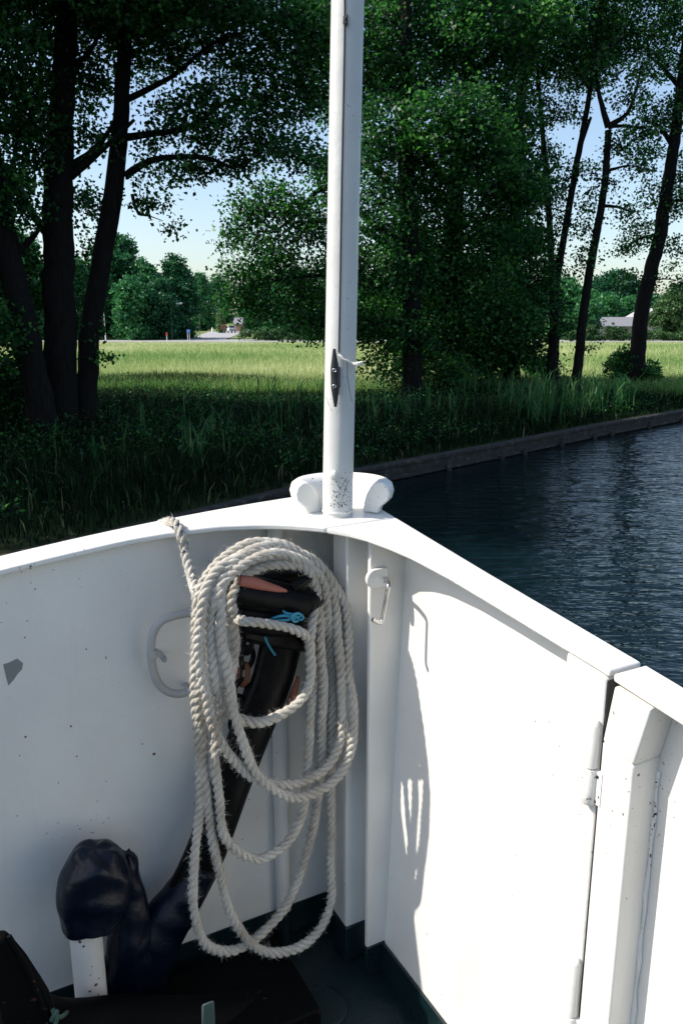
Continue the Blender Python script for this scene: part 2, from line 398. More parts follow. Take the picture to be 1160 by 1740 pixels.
for i in range(len(bank) - 1):
    for t in (0.1, 0.5, 0.9):
        x = bank[i][0] * (1 - t) + bank[i + 1][0] * t; y = bank[i][1] * (1 - t) + bank[i + 1][1] * t
        e = np.array(bank[i + 1]) - np.array(bank[i]); e /= np.linalg.norm(e)
        mb = MB(); mb.lathe((x + e[1] * .26, y - e[0] * .26, -.5), [(.055, 0), (.055, .68 + .04 * math.sin(i * 7 + t * 9)), (.04, .70 + .04 * math.sin(i * 7 + t * 9))], 9)
        mb.build('pile', M['timber'], et)

# ------------------------------------------------------------------ the boat
boat = empty('ferry_boat', P(0.8, 0.8, -1.55), 'white steel ferry bow with high bulwarks, dark green deck and flagpole, lying on the river', 'boat')
def part(mb, name, m, parent=boat, **kw): return mb.build(name, m, parent, **kw)
LB, LA = 2.3, 3.2
mb = MB(); mb.abbox(0.0, LA, -.049, LB, -1.60, -1.55); part(mb, 'deck', M['green'], smooth=False)
mb = MB(); mb.lathe((*atZ(545, 1714, DECK)[:2], DECK), [(.062, 0), (.062, .004), (.057, .006), (.048, .0045), (.0, .005)], 40); part(mb, 'deck_plug', M['green'])
# left bulwark (bow plate), its top follows the sheer
bs = np.linspace(-0.02, LB, 24)
def wall_b(mb, a0, a1, z0, drop):
    A = [P(a0, b, z0) for b in bs]; B_ = [P(a0, b, ztop(0, b) - drop) for b in bs]
    th = np.array(P(a1, 0, 0)) - np.array(P(a0, 0, 0)); mb.strip(A, B_, th)
mb = MB(); wall_b(mb, -0.012, 0.0, -1.60, 0.0135); left = part(mb, 'bow_plate', M['white'])
mb = MB(); mb.abbox(-0.014, -0.006, -0.02, LB, -3.6, -1.60); part(mb, 'hull_side', M['green'], smooth=False)
mb = MB(); mb.abbox(-0.014, LA, -0.060, -0.050, -3.6, -1.60); part(mb, 'hull_side', M['green'], smooth=False)
# green waterway strip on the foot of each bulwark
mb = MB(); mb.abbox(0.0, 0.004, 0.0, LB, -1.55, -1.47); part(mb, 'waterway_strip', M['green'], smooth=False)
mb = MB(); mb.abbox(0.226, .86, -.006, 0.000, -1.55, -1.468); mb.abbox(.918, LA, -.050, -.046, -1.55, -1.468); part(mb, 'waterway_strip', M['green'], smooth=False)
# corner panel, column
asr = np.linspace(0.0, 0.214, 6)
def wall_a(mb, as_, b0, b1, z0, drop):
    A = [P(a, b0, z0) for a in as_]; B_ = [P(a, b0, ztop(a, 0) - drop) for a in as_]
    th = np.array(P(0, b1, 0)) - np.array(P(0, b0, 0)); mb.strip(A, B_, th)
mb = MB(); wall_a(mb, asr, -0.012, 0.0, -1.60, 0.0135); part(mb, 'corner_plate', M['white'])
mb = MB(); mb.abbox(0.095, 0.160, 0.0, 0.063, -1.45, -0.436); c_ = part(mb, 'corner_column', M['white'], bevel=.004)
mb = MB(); mb.abbox(0.094, 0.1615, 0.0, 0.0645, -1.549, -1.4505); part(mb, 'column_foot', M['green'], bevel=.003)
# hinged gate in the right bulwark
gate_as = np.linspace(0.216, 0.854, 14)
mb = MB(); mb.strip([P(a, -.006, -1.535) for a in gate_as], [P(a, -.048, ztop(a, 0) - .0135) for a in gate_as], np.array(P(0, -.006, 0)) - np.array(P(0, 0, 0))); gate = part(mb, 'gate', M['white'])
mb = MB(); mb.abbox(0.214, 0.226, -0.047, 0.042, -1.465, -0.445); part(mb, 'end_flange', M['white'], gate, bevel=.003)
mb = MB(); mb.abbox(0.2135, 0.2265, -0.030, 0.0425, -1.549, -1.466); part(mb, 'flange_foot', M['green'], gate, bevel=.002)
mb = MB(); mb.hexa([P(.768, -.050, -1.54), P(.850, -.050, -1.54), P(.850, .003, -1.54), P(.768, .003, -1.54),
                    P(.768, -.050, ztop(.765, 0) - .0135), P(.852, -.050, ztop(.86, 0) - .0135), P(.852, .003, ztop(.86, 0) - .0135), P(.768, .003, ztop(.765, 0) - .0135)])
part(mb, 'end_bar', M['white'], gate, bevel=.007, seg=4)
mb = MB(); mb.hexa([P(.8501, -.040, -1.53), P(.8530, -.040, -1.53), P(.8530, .000, -1.53), P(.8501, .000, -1.53), P(.8521, -.040, -.515), P(.8555, -.040, -.515), P(.8555, .000, -.515), P(.8521, .000, -.515)]); part(mb, 'gap_shade_strip', M['cleat'], gate)  # added black strip: stands in for the shade in the gap beside the post
# right bulwark behind the hinge
as2 = np.linspace(0.874, LA, 20)
mb = MB(); wall_a(mb, as2, -0.060, -0.050, -1.60, 0.0135); part(mb, 'bulwark_plate', M['white'])
mb = MB()
zt = ztop(.9, 0) - .0138
PW = .006
mb.hexa([P(.8575, -.052, -1.55), P(.917, -.052, -1.55), P(.917, PW, -1.55), P(.8575, PW, -1.55),
         P(.8575, -.052, zt - .095), P(.917, -.052, zt - .105), P(.917, PW, zt - .105), P(.8575, PW, zt - .095)])
mb.hexa([P(.8575, -.052, zt - .0949), P(.917, -.052, zt - .1049), P(.917, PW, zt - .1049), P(.8575, PW, zt - .0949),
         P(.871, -.052, zt), P(.938, -.052, zt - .006), P(.938, PW, zt - .006), P(.871, PW, zt)])
part(mb, 'hinge_post', M['white'], bevel=.004, seg=3)
# weld bead between post and plate
mb = MB(); mb.tube([P(.9185 + .0012 * math.sin(k * 2.1), -.0475, -1.54 + k * .03) for k in range(31)], [.0035 + .0012 * math.sin(k * 1.7) for k in range(31)], 8); part(mb, 'weld_bead', M['white_worn'])
# stiffener pipe on the bow plate
px_ = atA(482, 1560, 0.02); a_, b_, z_ = ab(px_)
mb = MB(); mb.tube([P(.021, b_, -1.455), P(.021, b_, ztop(0, b_) - .014)], .019, 20); part(mb, 'stiffener', M['white'])
mb = MB(); mb.tube([P(.021, b_, -1.549), P(.021, b_, -1.4552)], .0195, 20); part(mb, 'stiffener_foot', M['green'])
mb = MB(); mb.abbox(0.0, .05, .93, .955, -1.5, ztop(0, .94) - .015); part(mb, 'stiffener', M['white'], bevel=.003)
# cap rails
TH = .0125
def capz(q): a, b, _ = ab(q); return ztop(a, b)
def cap_pt(px, py, low=True):             # sight line met with the cap surface
    z = -0.43
    for _ in range(20):
        p = atZ(px, py, z + CZ); a, b, _z = ab(p); z = ztop(a, b) - (TH if low else 0)
    return a, b
def resample(pts, n): 
    pts = np.array(pts, float); d = np.r_[0, np.cumsum(np.linalg.norm(np.diff(pts, axis=0), axis=1))]; s = np.linspace(0, d[-1], n)
    return np.stack([np.interp(s, d, pts[:, 0]), np.interp(s, d, pts[:, 1])], 1)
in_l = [cap_pt(*q) for q in ((552, 906.5), (513, 902.5), (466, 900.5), (420, 901), (373, 903.5), (326, 909), (280, 916))]
in_l += [(0.022, b) for b in np.linspace(in_l[-1][1] + .06, LB, 8)]
in_r = [cap_pt(*q) for q in ((554, 907), (590, 913.5), (620, 921), (660, 935.5), (700, 953), (760, 985), (830, 1027), (900, 1070), (974, 1115), (1034, 1152))]

seam = cap_pt(654, 881, False); seam = (seam[0], -.056)
out_l = [seam, (-.05, -.056), (-.05, .2), (-.05, .45), (-.05, LB)]
out_r = [(seam[0] + .002, -.056), (.5, -.056), (.858, -.062)]
def cap(name, inner, outer, n, parent=boat):
    I = resample(inner, n); U = resample(outer, n); mb = MB()
    mb.strip([P(a, b, ztop(a, b) - TH) for a, b in I], [P(a, b, ztop(a, b) - TH) for a, b in U], (0, 0, TH))
    return part(mb, name, M['white'], parent, bevel=.0035, seg=3)
# left piece: build corner fan carefully by matching the inner curve with the corner
I = resample(in_l, 60)
U = []
for a, b in I:
    if b < .26:
        t = max(0, min(1, (b - I[0][1]) / (.26 - I[0][1]))); L_ = resample([seam, (-.05, -.056), (-.05, .26)], 101); U.append(tuple(L_[int(round(t * 100))]))
    else: U.append((-.05, b))
mb = MB(); mb.strip([P(a, b, ztop(a, b) - TH) for a, b in I], [P(a, b, ztop(a, b) - TH) for a, b in U], (0, 0, TH))
part(mb, 'cap_rail', M['white'], bevel=.0035, seg=3)
cap('cap_rail', in_r, out_r, 40)
cap('cap_rail', [(.866, .004), (LA, .004)], [(.866, -.062), (LA, -.062)], 16)
# hinges on the gate
hb = ab(atB(1002, 1290, .026))
def hinge(z0, z1, zm):
    mb = MB(); c = P(.8420, .009, 0)
    mb.lathe((c[0], c[1], CZ + z1), [(.004, .010), (.008, .007), (.0108, 0), (.0108, zm - z1)], 18)
    h = part(mb, 'hinge', M['white'], gate)
    mb = MB(); mb.lathe((c[0], c[1], CZ + zm - .003), [(.0112, 0), (.0120, -.004), (.0116, (z0 - zm) / 2), (.0122, z0 - zm + .004), (.010, z0 - zm)], 18)
    mb.abbox(.842, .864, -.002, .0075, z0, zm - .004)
    part(mb, 'hinge', M['white_worn'], gate)
z_at = lambda py: ab(atB(1003, py, .028))[2]
hinge(z_at(1380), z_at(1243), z_at(1317))
hinge(z_at(1680) - .19, z_at(1683), z_at(1683) - .10)
# hook on its half-round plate
cz = ab(atA(655, 985, .25))[2]
poly = [P(.2268, .004, cz + .021)] + [P(.2268, .034 + .021 * math.cos(t), cz + .021 * math.sin(t)) for t in np.linspace(math.pi / 2, -math.pi / 2, 18)] + [P(.2268, .004, cz - .021)]
mb = MB(); mb.prism(poly, np.array(P(.2368, 0, 0)) - np.array(P(.2268, 0, 0)))
hp = part(mb, 'hook_plate', M['white_worn'], gate, bevel=.002)
mb = MB()
hk = [atA(657, 985, .236), atA(658, 987, .266), atA(660, 994, .288), atA(658, 1005, .290), atA(654, 1028, .290), atA(650, 1048, .290), atA(648.5, 1055, .290), atA(645, 1058, .290), atA(640, 1056.5, .290), atA(632, 1052.5, .290)]
mb.tube(catmull(hk, .003), .0044, 14); part(mb, 'hook', M['steel'], gate)
# flaked paint patch on the bow plate
fl = [(6, 1129), (16, 1126), (30, 1119), (40, 1127), (38, 1137), (30, 1146), (24, 1155), (15, 1165), (11, 1150)]
mb = MB(); mb.prism([atA(x, y, .0008) for x, y in fl], np.array(P(-.001, 0, 0)) - np.array(P(0, 0, 0))); part(mb, 'flaked_patch', M['grey_chip'], left, smooth=False)
# small rust pits, a stud and scratches that the photo shows on the plates
def pit(q, r, ax, par):
    mb = MB(); mb.lathe(Vector(q), [(r * .0012, 0), (r * .0011, .0006), (.0001, .0009)], 7, axis=(*ax, 0)); part(mb, 'rust_pit', M['rust'], par)
for x, y, r in ((147, 1103, 1.5), (121, 1234, 2), (44, 1252, 2), (131, 1285, 1.5), (262, 1281, 3), (242, 1264, 1.5), (34, 1284, 1.2), (60, 1001, 1.5), (47, 1055, 1.2), (43, 1083, 1.5), (206, 1458, 2), (30, 1386, 1.2), (330, 1365, 1.5), (100, 1330, 1.2)):
    pit(atA(x, y, 0.0), r, AD, left)
mb = MB(); mb.lathe(Vector(atA(271, 1202, 0.0)), [(.004, 0), (.0036, .002), (.001, .003)], 12, axis=(*AD, 0)); part(mb, 'stud', M['white'], left)
for x, y, r in ((683, 985, 2), (684, 1004, 3), (678, 972, 3), (690, 970, 2), (677, 1012, 2), (834, 1264, 1)):
    pit(atB(x, y, -.006 - .042 * (1.535 + ab(atB(x, y, -.03))[2]) / 1.03), r, BD, gate)
for x0, y0, x1, y1 in ((822, 1228, 828, 1240), (834, 1250, 841, 1262)):
    mb = MB(); mb.tube([atB(x0, y0, -.0375), atB(x1, y1, -.037)], .0005, 5); part(mb, 'scratch', M['dark_line'], gate)
# grab rail
mb = MB(); off = .055
gp = [atA(330, 1040, off), atA(312, 1043, off), atA(290, 1048, off), atA(272, 1057, off), atA(261, 1074, off), atA(257, 1098, off), atA(258, 1125, off), atA(263, 1147, off), atA(271, 1163, off), atA(285, 1175, off), atA(303, 1179, off), atA(318, 1176, off), atA(332, 1171, off)]
mb.tube(catmull(gp, .008), .0090, 14); gr = part(mb, 'grab_rail', M['rail'])
for (x, y, x2, y2) in ((321, 1041, 326, 1040), (259, 1104, 259.5, 1118), (316, 1176, 322, 1174)):
    mb = MB(); mb.tube([atA(x, y, off), atA(x2, y2, off)], .0112, 14); part(mb, 'collar', M['rail'], gr, bevel=.001)
for x, y in ((270, 1108), (316, 1163), (326, 1046)):
    q = Vector(atA(x, y, 0)); mb = MB(); mb.lathe(q, [(.006, 0), (.006, off - .012), (.0045, off - .004), (.002, off - .002)], 12, axis=(*AD, 0)); part(mb, 'standoff', M['rail'], gr)

# flagpole
pb = np.array(atZ(573, 868, CZ - 0.412)); ptop = np.array(atY(590.5, 0, pb[1] + .012))
dirp = (ptop - pb) / (ptop[2] - pb[2])
mb = MB(); hs = np.linspace(-.01, 3.4, 30)
mb.tube([pb + dirp * h for h in hs], [.0335 - .0012 * h for h in hs], 40); pole = part(mb, 'flagpole', M['mast'])
mb = MB(); mb.tube([pb + dirp * h for h in (.0, .004)], .0352, 40); part(mb, 'base_ring', M['white_worn'], pole)
def on_pole(px, py, lift=0.0):            # front skin of the pole under a sight line
    d = ray(px, py); z0 = 0
    Y = pb[1]
    for _ in range(8):
        p = np.array(atY(px, py, Y)); h = p[2] - pb[2]; c = pb + dirp * h; r = .0335 - .0012 * h + lift
        dx = p[0] - c[0]; Y = c[1] - math.sqrt(max(r * r - dx * dx, 1e-6))
    return np.array(atY(px, py, Y))
# chips along the pole foot
mb = MB()
for k in range(150):
    y = 868 - abs(random.gauss(18, 26)) ; x = 573 + random.uniform(-12, 26) * (1 if random.random() < .8 else .6)
    if y < 760 or y > 862: continue
    q = on_pole(x, y, -.0004); c = pb + dirp * (q[2] - pb[2]); nrm = Vector(q - c).normalized(); r = random.uniform(.0006, .0019)
    mb.lathe(q, [(r, 0), (r * .8, .0006), (.0001, .0008)], 6, axis=nrm)
part(mb, 'paint_chips', M['dark_line'], pole)['kind'] = 'stuff'
for pl in ([(589, 812), (583, 822), (577, 832)], [(592, 816), (588, 826), (586, 836)], [(590, 612), (590, 640), (593, 660), (597, 682)], [(581, 641), (590, 641)], [(554, 674), (558, 686), (564, 699)]):
    mb = MB(); mb.tube([on_pole(x, y, -.0002) for x, y in pl], .0007, 5); part(mb, 'scratch', M['dark_line'], pole)
q = on_pole(566.5, 807); nrm = Vector(q - (pb + dirp * (q[2] - pb[2]))).normalized()
mb = MB(); mb.lathe(q, [(.0105, -.002), (.0105, .0015), (.0085, .002), (.0085, .006), (.006, .0075), (.001, .008)], 6, axis=nrm); part(mb, 'bolt', M['white'], pole)
# cleat
ct = on_pole(570, 592, .002); cb_ = on_pole(572, 690, .002); mid = on_pole(571, 641, .002)
nrm = Vector((mid[0], mid[1], 0)) - Vector((pb[0], pb[1], 0)); nrm = Vector((0, -1, 0)) * .9 + Vector((-.12, 0, 0)); nrm.normalize()
mb = MB(); ax = np.array(cb_) - np.array(ct); prof = []
for t in np.linspace(0, 1, 15):
    s_ = 1 - abs(2 * t - 1); w = .0028 + .0062 * min(1, s_ * 1.5); prof.append((np.array(ct) + ax * t + np.array(nrm) * (.020 - .004 * s_ ), (w, w * .75)))
mb.tube([p for p, _ in prof], [r for _, r in prof], 14, flat=(1, 0, 0))
mb.hexa([tuple(np.array(mid) + np.array((sx * .0085, 0, sz * .022)) + np.array(nrm) * d) for d in (-.003, .018) for sx, sz in ((-1, -1), (1, -1), (1, 1), (-1, 1))])
for s_ in (628, 655):
    q = np.array(on_pole(570.3, s_, .002)) + np.array(nrm) * .0225
    mb.lathe(q, [(.0042, -.004), (.0042, .0012), (.0024, .0015), (.0022, .0002), (.0001, .0002)], 14, 1, axis=nrm)
part(mb, 'cleat', [M['cleat'], M['steel']], pole, bevel=.001)
# fairlead: a flared half-ring behind the pole
mb = MB(); fc = np.array((pb[0] + .010, pb[1] + .035)); zb = CZ - .418
prof = [(.058, .0), (.061, .020), (.067, .040), (.078, .058), (.094, .070), (.112, .072), (.126, .063), (.131, .048), (.127, .033), (.115, .022), (.104, .014), (.100, .0)]
def arc_pts(th):
    return [(fc[0] + r * math.cos(th) * .90, fc[1] + r * math.sin(th) * .78, zb + z) for r, z in prof]
ths = np.linspace(R(-28), R(212), 40); vs_ = [p for th in ths for p in arc_pts(th)]; k = len(prof)
fs = [(i * k + j, i * k + j + 1, (i + 1) * k + j + 1, (i + 1) * k + j) for i in range(len(ths) - 1) for j in range(k - 1)]
fs += [(i * k + k - 1, i * k, (i + 1) * k, (i + 1) * k + k - 1) for i in range(len(ths) - 1)]
fs += [tuple(range(k)), tuple((len(ths) - 1) * k + j for j in range(k - 1, -1, -1))]
mb.add(vs_, fs); part(mb, 'fairlead', M['white_worn'], bevel=.004, seg=3)
# bollard on a black footing, teal tab
bl = atA(156, 1697, .12); bt = atA(146, 1570, .12); ba, bb, bz = ab(bl)
mb = MB(); mb.lathe((bl[0], bl[1], bl[2] - .004), [(.0335, 0), (.0335, .003), (.0328, .005), (.0328, .19), (.030, .20)], 40); bol = part(mb, 'bollard', M['mast'])
for x, y, r in ((163, 1672, 3.2), (154, 1655, 1.2), (150, 1684, 2.2), (170, 1662, 1.6), (166, 1690, 1.6), (140, 1600, 3.0), (146, 1606, 2.4), (158, 1640, 1)):
    w_ = (x - 156) / 32; pit(tuple(np.array(bl) + np.array([*(-BD * .0328 * w_ + AD * .0328 * math.sqrt(max(.05, 1 - w_ * w_))), (atA(x, y, .15)[2] - bl[2])])), r, AD * math.sqrt(max(.05, 1 - w_ * w_)) - BD * w_, bol)
mb = MB(); mb.lathe((bl[0], bl[1], DECK + .03), [(.042, 0), (.036, .05), (.0315, bl[2] - DECK - .035)], 28); part(mb, 'bollard_foot', M['green'], bol)
mb = MB(); q = ab(atZ(354, 1738, DECK)); mb.hexa([atA(343, 1745, .33), atA(366, 1745, .33), atA(366, 1745, .345), atA(343, 1745, .345), atA(343, 1707, .33), atA(364, 1699, .33), atA(364, 1699, .345), atA(343, 1707, .345)])
part(mb, 'eye_plate', M['teal'], bevel=.004)
mb = MB(); mb.abbox(.05, .30, .20, 1.1, -1.549, -1.50); part(mb, 'anchor_bed', M['black_matte'], bevel=.006)

# ------------------------------------------------------------------ things lying in the bow
# anchor
an = empty('anchor', P(.13, .30, -1.5), 'black painted steel anchor leaning against the white bulwark under the rope coil', 'anchor')
sh = [(484, 1066, 36), (474, 1110, 37), (460, 1163, 36), (424, 1250, 38), (391, 1334, 40), (349, 1450, 40), (315, 1520, 42), (268, 1610, 44), (215, 1720, 46)]
m_px = 1.72 / F
mb = MB(); c3 = [atA(x, y, .085) for x, y, w in sh]
mb.tube(catmull(c3, .03), [(.050, .032)] * len(catmull(c3, .03)), 20, flat=(*AD, 0) if False else (-BD[0], -BD[1], 0)); part(mb, 'shank', M['black'], an)
mb = MB(); mb.tube([atA(396, 1003, .15), atA(415, 1006, .15), atA(470, 1016, .155), atA(520, 1026, .16)], [.036, .038, .036, .034], 24)
mb.tube([atA(400, 1040, .13), atA(460, 1048, .13), atA(516, 1056, .13)], [.04, .044, .034], 20)
hd = [(392, 975), (430, 962), (520, 962), (556, 988), (562, 1040), (548, 1085), (505, 1098), (440, 1088), (396, 1078)]
mb2 = MB(); mb2.prism([atA(x, y, .075) for x, y in hd], np.array(P(.05, 0, 0)) - np.array(P(0, 0, 0))); part(mb2, 'head', M['black'], an, bevel=.012, seg=3)
sk = part(mb, 'shackle', M['black'], an, bevel=.004)
mb = MB(); q0 = Vector(atA(527, 1022, .17)); axv = Vector((.45, -.85, .05)).normalized()
mb.lathe(q0 - axv * .05, [(.030, 0), (.030, .05), (.026, .058), (.020, .058), (.018, .066), (.012, .070), (.001, .071)], 24, axis=axv); part(mb, 'shackle_pin', M['black'], an, bevel=.002)
mb = MB(); mb.tube([atA(498, 998, .17), atA(513, 988, .175), atA(527, 980, .17)], [.010, .012, .008], 12); part(mb, 'pin_lug', M['black'], an)
mb = MB(); tp = [(407, 981), (425, 984), (445, 989), (468, 995), (490, 1000)]; mb.tube(catmull([atA(x, y + 5, .181) for x, y in tp], .01), [.011, .012, .0125, .012, .012, .011, .010, .009, .008, .007, .005, .003][:len(catmull([atA(x, y + 5, .181) for x, y in tp], .01))] + [.003] * max(0, len(catmull([atA(x, y + 5, .181) for x, y in tp], .01)) - 12), 12); part(mb, 'primer_patch', M['red'], sk)
mb = MB(); mb.tube([atA(507, 1150, .118), atA(497, 1185, .118), atA(484, 1212, .118)], [.004, .010, .005], 10); part(mb, 'rust_patch', M['rust'], an)
# crown and arms at the foot
mb = MB(); mb.tube(catmull([atA(470, 1690, .17), atA(400, 1725, .19), atA(300, 1735, .20), atA(200, 1735, .2), atA(100, 1745, .22), atA(20, 1720, .26)], .04), [.05] * len(catmull([atA(470, 1690, .17), atA(400, 1725, .19), atA(300, 1735, .20), atA(200, 1735, .2), atA(100, 1745, .22), atA(20, 1720, .26)], .04)), 14); part(mb, 'arm', M['black_matte'], an)
mb = MB(); fp = [(-40, 1600), (-8, 1580), (8, 1575), (20, 1586), (44, 1615), (70, 1655), (82, 1675), (92, 1702), (100, 1760), (60, 1790), (-10, 1790), (2, 1740), (-10, 1660), (-40, 1640)]
mb.prism([atA(x, y, .30) for x, y in fp], np.array(P(.03, 0, 0)) - np.array(P(0, 0, 0))); fk = part(mb, 'fluke', M['black_matte'], an, bevel=.008, seg=3)
mb = MB(); mb.tube([atA(16, 1590, .333), atA(45, 1640, .333), atA(85, 1735, .333)], [.004, .006, .004], 8); part(mb, 'ridge', M['black_matte'], fk)
from mathutils import noise as mnoise
def rumple(o, amp, sc, seed):
    for v in o.data.vertices:
        p = v.co * sc + Vector((seed, seed * 2, 0)); f = .5 - 1.6 * abs(mnoise.noise(p * .8)) + .35 * mnoise.noise(p * 2.3); v.co += v.normal * f * amp
# blue vinyl covers
def sack(outline, depth_c, depth_r, name, label, grp, seed):
    """closed bag: outline given as rows (py, xl, xr) on the plane a = depth_c"""
    r_ = random.Random(seed); mb = MB(); vs_ = []; fs = []; S = 44
    oa = np.array(outline, float); yy = np.linspace(0, len(oa) - 1, len(oa) * 3); outline = [tuple(np.interp(q, range(len(oa)), oa[:, c]) for c in range(3)) for q in yy]
    ph = [r_.uniform(0, 6) for _ in range(6)]
    for i, (py, xl, xr) in enumerate(outline):
        c = np.array(atA((xl + xr) / 2, py, depth_c)); e = np.array(atA(xr, py, depth_c)); w = np.linalg.norm(e - c)
        for k in range(S):
            t = 2 * math.pi * k / S
            f = 1 + .035 * math.sin(3 * t + ph[0] + i * .12) + .03 * math.sin(7 * t + ph[1] - i * .08) + .02 * math.sin(11 * t + ph[2] + i * .2)
            u = math.cos(t) * w * (1 + (f - 1) * .5); v_ = math.sin(t) * min(w, depth_r) * f
            q = c[:2] - BD * u + AD * v_; vs_.append((q[0], q[1], c[2] + .003 * math.sin(5 * t + ph[3] + i * .3)))
    n_ = len(outline)
    fs = [(i * S + k, i * S + (k + 1) % S, (i + 1) * S + (k + 1) % S, (i + 1) * S + k) for i in range(n_ - 1) for k in range(S)]
    fs += [tuple(range(S)), tuple((n_ - 1) * S + k for k in range(S - 1, -1, -1))]
    mb.add(vs_, fs); o = mb.build(name, M['navy'], None, sub=1, angle=80); rumple(o, .008, 15, seed); tag(o, label, 'cover', grp); return o
sack([(1440, 142, 176), (1443, 132, 188), (1450, 124, 201), (1466, 112, 212), (1488, 105, 220), (1512, 103, 224), (1542, 107, 222), (1560, 110, 212), (1570, 119, 196), (1577, 132, 176)], .115, .056, 'bollard_cover', 'navy blue vinyl cover pulled over the top of the white bollard', None, 3)
sack([(1445, 208, 222), (1450, 203, 228), (1462, 200, 232), (1490, 198, 237), (1520, 194, 244), (1560, 192, 252), (1600, 185, 256), (1640, 182, 262), (1690, 180, 268)], .09, .045, 'fluke_cover', 'narrow navy blue vinyl sleeve standing right behind the covered bollard', None, 5)
slv = [(346, 1462, .040), (320, 1508, .046), (287, 1560, .058), (255, 1608, .070), (225, 1655, .088), (205, 1700, .09), (190, 1745, .09)]
mb = MB(); cs = catmull([atA(x, y, .085) for x, y, w in slv], .02); ws = np.interp(np.linspace(0, 1, len(cs)), np.linspace(0, 1, len(slv)), [w for *_, w in slv])
mb.tube(cs, [(w * (1 + .05 * math.sin(i * 1.3)), .042 + .005 * math.sin(i * 2.1)) for i, w in enumerate(ws)], 26, flat=(-BD[0], -BD[1], 0))
o = mb.build('anchor_sleeve', M['navy'], None, sub=1, angle=80); rumple(o, .006, 17, 9); tag(o, 'navy blue vinyl sleeve wrapped round the lower shank of the black anchor', 'cover')
# chain
ch = empty('chain', atA(415, 1110, .07), 'short rusty black chain hanging left of the anchor shank inside the rope coil', 'chain')
def link(c, axis, nrm, L_=.030, w=.019, r=.0062, m='black'):
    axis = Vector(axis).normalized(); nrm = Vector(nrm); nrm = (nrm - axis * nrm.dot(axis)).normalized(); sd = axis.cross(nrm); pts = []
    for k in range(25):
        t = 2 * math.pi * k / 24; x = math.cos(t) * w * .62; y = math.sin(t)
        pts.append(Vector(c) + sd * x * 1.2 + axis * (y * L_ * .8))
    mb = MB(); mb.tube(pts, r, 9, caps=False); return mb.build('link', M[m], ch)
cl = [(430, 1068), (421, 1092), (420, 1117), (414, 1146), (409, 1172), (405, 1200), (402, 1226), (398, 1254), (394, 1282)]
for i, (x, y) in enumerate(cl):
    x0, y0 = cl[max(0, i - 1)]; x1, y1 = cl[min(len(cl) - 1, i + 1)]
    axv = Vector(atA(x1, y1, .07)) - Vector(atA(x0, y0, .07))
    nv = Vector((*AD, 0)) if i % 2 == 0 else Vector((*BD, 0)) + Vector((*AD, 0)) * .25
    link(atA(x, y, .07), axv, nv, m='rust' if i == 3 else 'black')
# blue cord knotted on the shackle
bc = empty('cord', atA(492, 1048, .19), 'thin bright blue cord knotted round the black anchor shackle', 'cord')
mb = MB()
mb = MB(); mb.tube(catmull([atA(454, 1056, .172), atA(468, 1049, .19), atA(485, 1046, .195), atA(500, 1050, .20), atA(512, 1046, .20)], .004), .0030, 8); mb.build('strand', M['cord'], bc)
mb = MB(); mb.tube(catmull([atA(458, 1058, .172), atA(472, 1054, .192), atA(490, 1053, .197), atA(504, 1044, .202)], .004), .0028, 8); mb.build('strand', M['cord'], bc)
mb = MB(); mb.tube(catmull([atA(478, 1032, .175), atA(484, 1041, .192), atA(497, 1044, .20), atA(508, 1052, .20), atA(500, 1056, .204), atA(496, 1047, .206), atA(506, 1042, .204), atA(515, 1049, .20), atA(508, 1055, .20)], .003), .0029, 8); mb.build('strand', M['cord'], bc)
mb = MB(); mb.tube(catmull([atA(448, 1073, .135), atA(451, 1085, .128), atA(458, 1099, .122), atA(469, 1115, .120)], .004), .0028, 8); mb.build('strand', M['cord'], bc)
# green cord on the fluke
mb = MB(); mb.tube(catmull([atA(92, 1722, .345), atA(104, 1728, .30), atA(118, 1716, .22), atA(134, 1702, .16)], .006), .004, 8)
mb.tube(catmull([atA(90, 1715, .345), atA(97, 1730, .348), atA(93, 1742, .348)], .006), .004, 8); mb.tube(catmull([atA(88, 1733, .345), atA(96, 1720, .350), atA(101, 1713, .345)], .006), .004, 8)
tag(mb.build('tie_cord', M['green_cord']), 'pale green cord tied between the black anchor fluke and the bollard foot', 'cord')
# fender with a fleece cover in the corner of the view
mb = MB(); mb.lathe((*atA(-34, 1700, .52)[:2], DECK + .02), [(.02, 0), (.05, .01), (.066, .04), (.068, .12), (.066, .24), (.05, .29), (.02, .31)], 36)
tag(mb.build('fender', M['fleece'], sub=1), 'pale fleece covered fender standing on deck beside the black anchor fluke', 'fender')

# halyard down the pole with a frayed tail at the cleat
hy = empty('halyard', on_pole(577, 600, .002), 'thin dark halyard running down the flagpole to the black cleat', 'rope')
hp_ = [(586, -60), (585.5, 0), (585.5, 40), (584, 130), (582, 230), (580, 330), (578.5, 430), (577, 520), (575.5, 603)]
mb = MB(); mb.tube(catmull([on_pole(x, y, .0012) for x, y in hp_], .02), .0017, 8); mb.build('line', M['dark_line'], hy)
mb = MB()
for k in range(5): mb.tube(catmull([on_pole(586 + 3 * math.cos(k * 2.2), 26 + k * 3, .003), on_pole(588 - 2 * math.sin(k), 31 + k * 2.5, .007), on_pole(583.5, 34 + k * 2, .004)], .003), .0026, 7)
mb.build('knot', M['dark_line'], hy)
mb = MB(); tl = [np.array(on_pole(575, 604, .006)), np.array(on_pole(579, 605, .008)), np.array(on_pole(583, 610, .010)), np.array(on_pole(590, 613, .012)), np.array(on_pole(598, 617, .014))]
e1 = tl[-1] + np.array((.010, .0, -.003)); e2 = e1 + np.array((.012, .002, .005)); cs = catmull([tuple(p) for p in tl + [e1, e2]], .003)
mb.tube(cs, [.0022 if i < len(cs) * .55 else .0022 + .0030 * math.sin(math.pi * (i - len(cs) * .55) / (len(cs) * .45)) for i in range(len(cs))], 8)
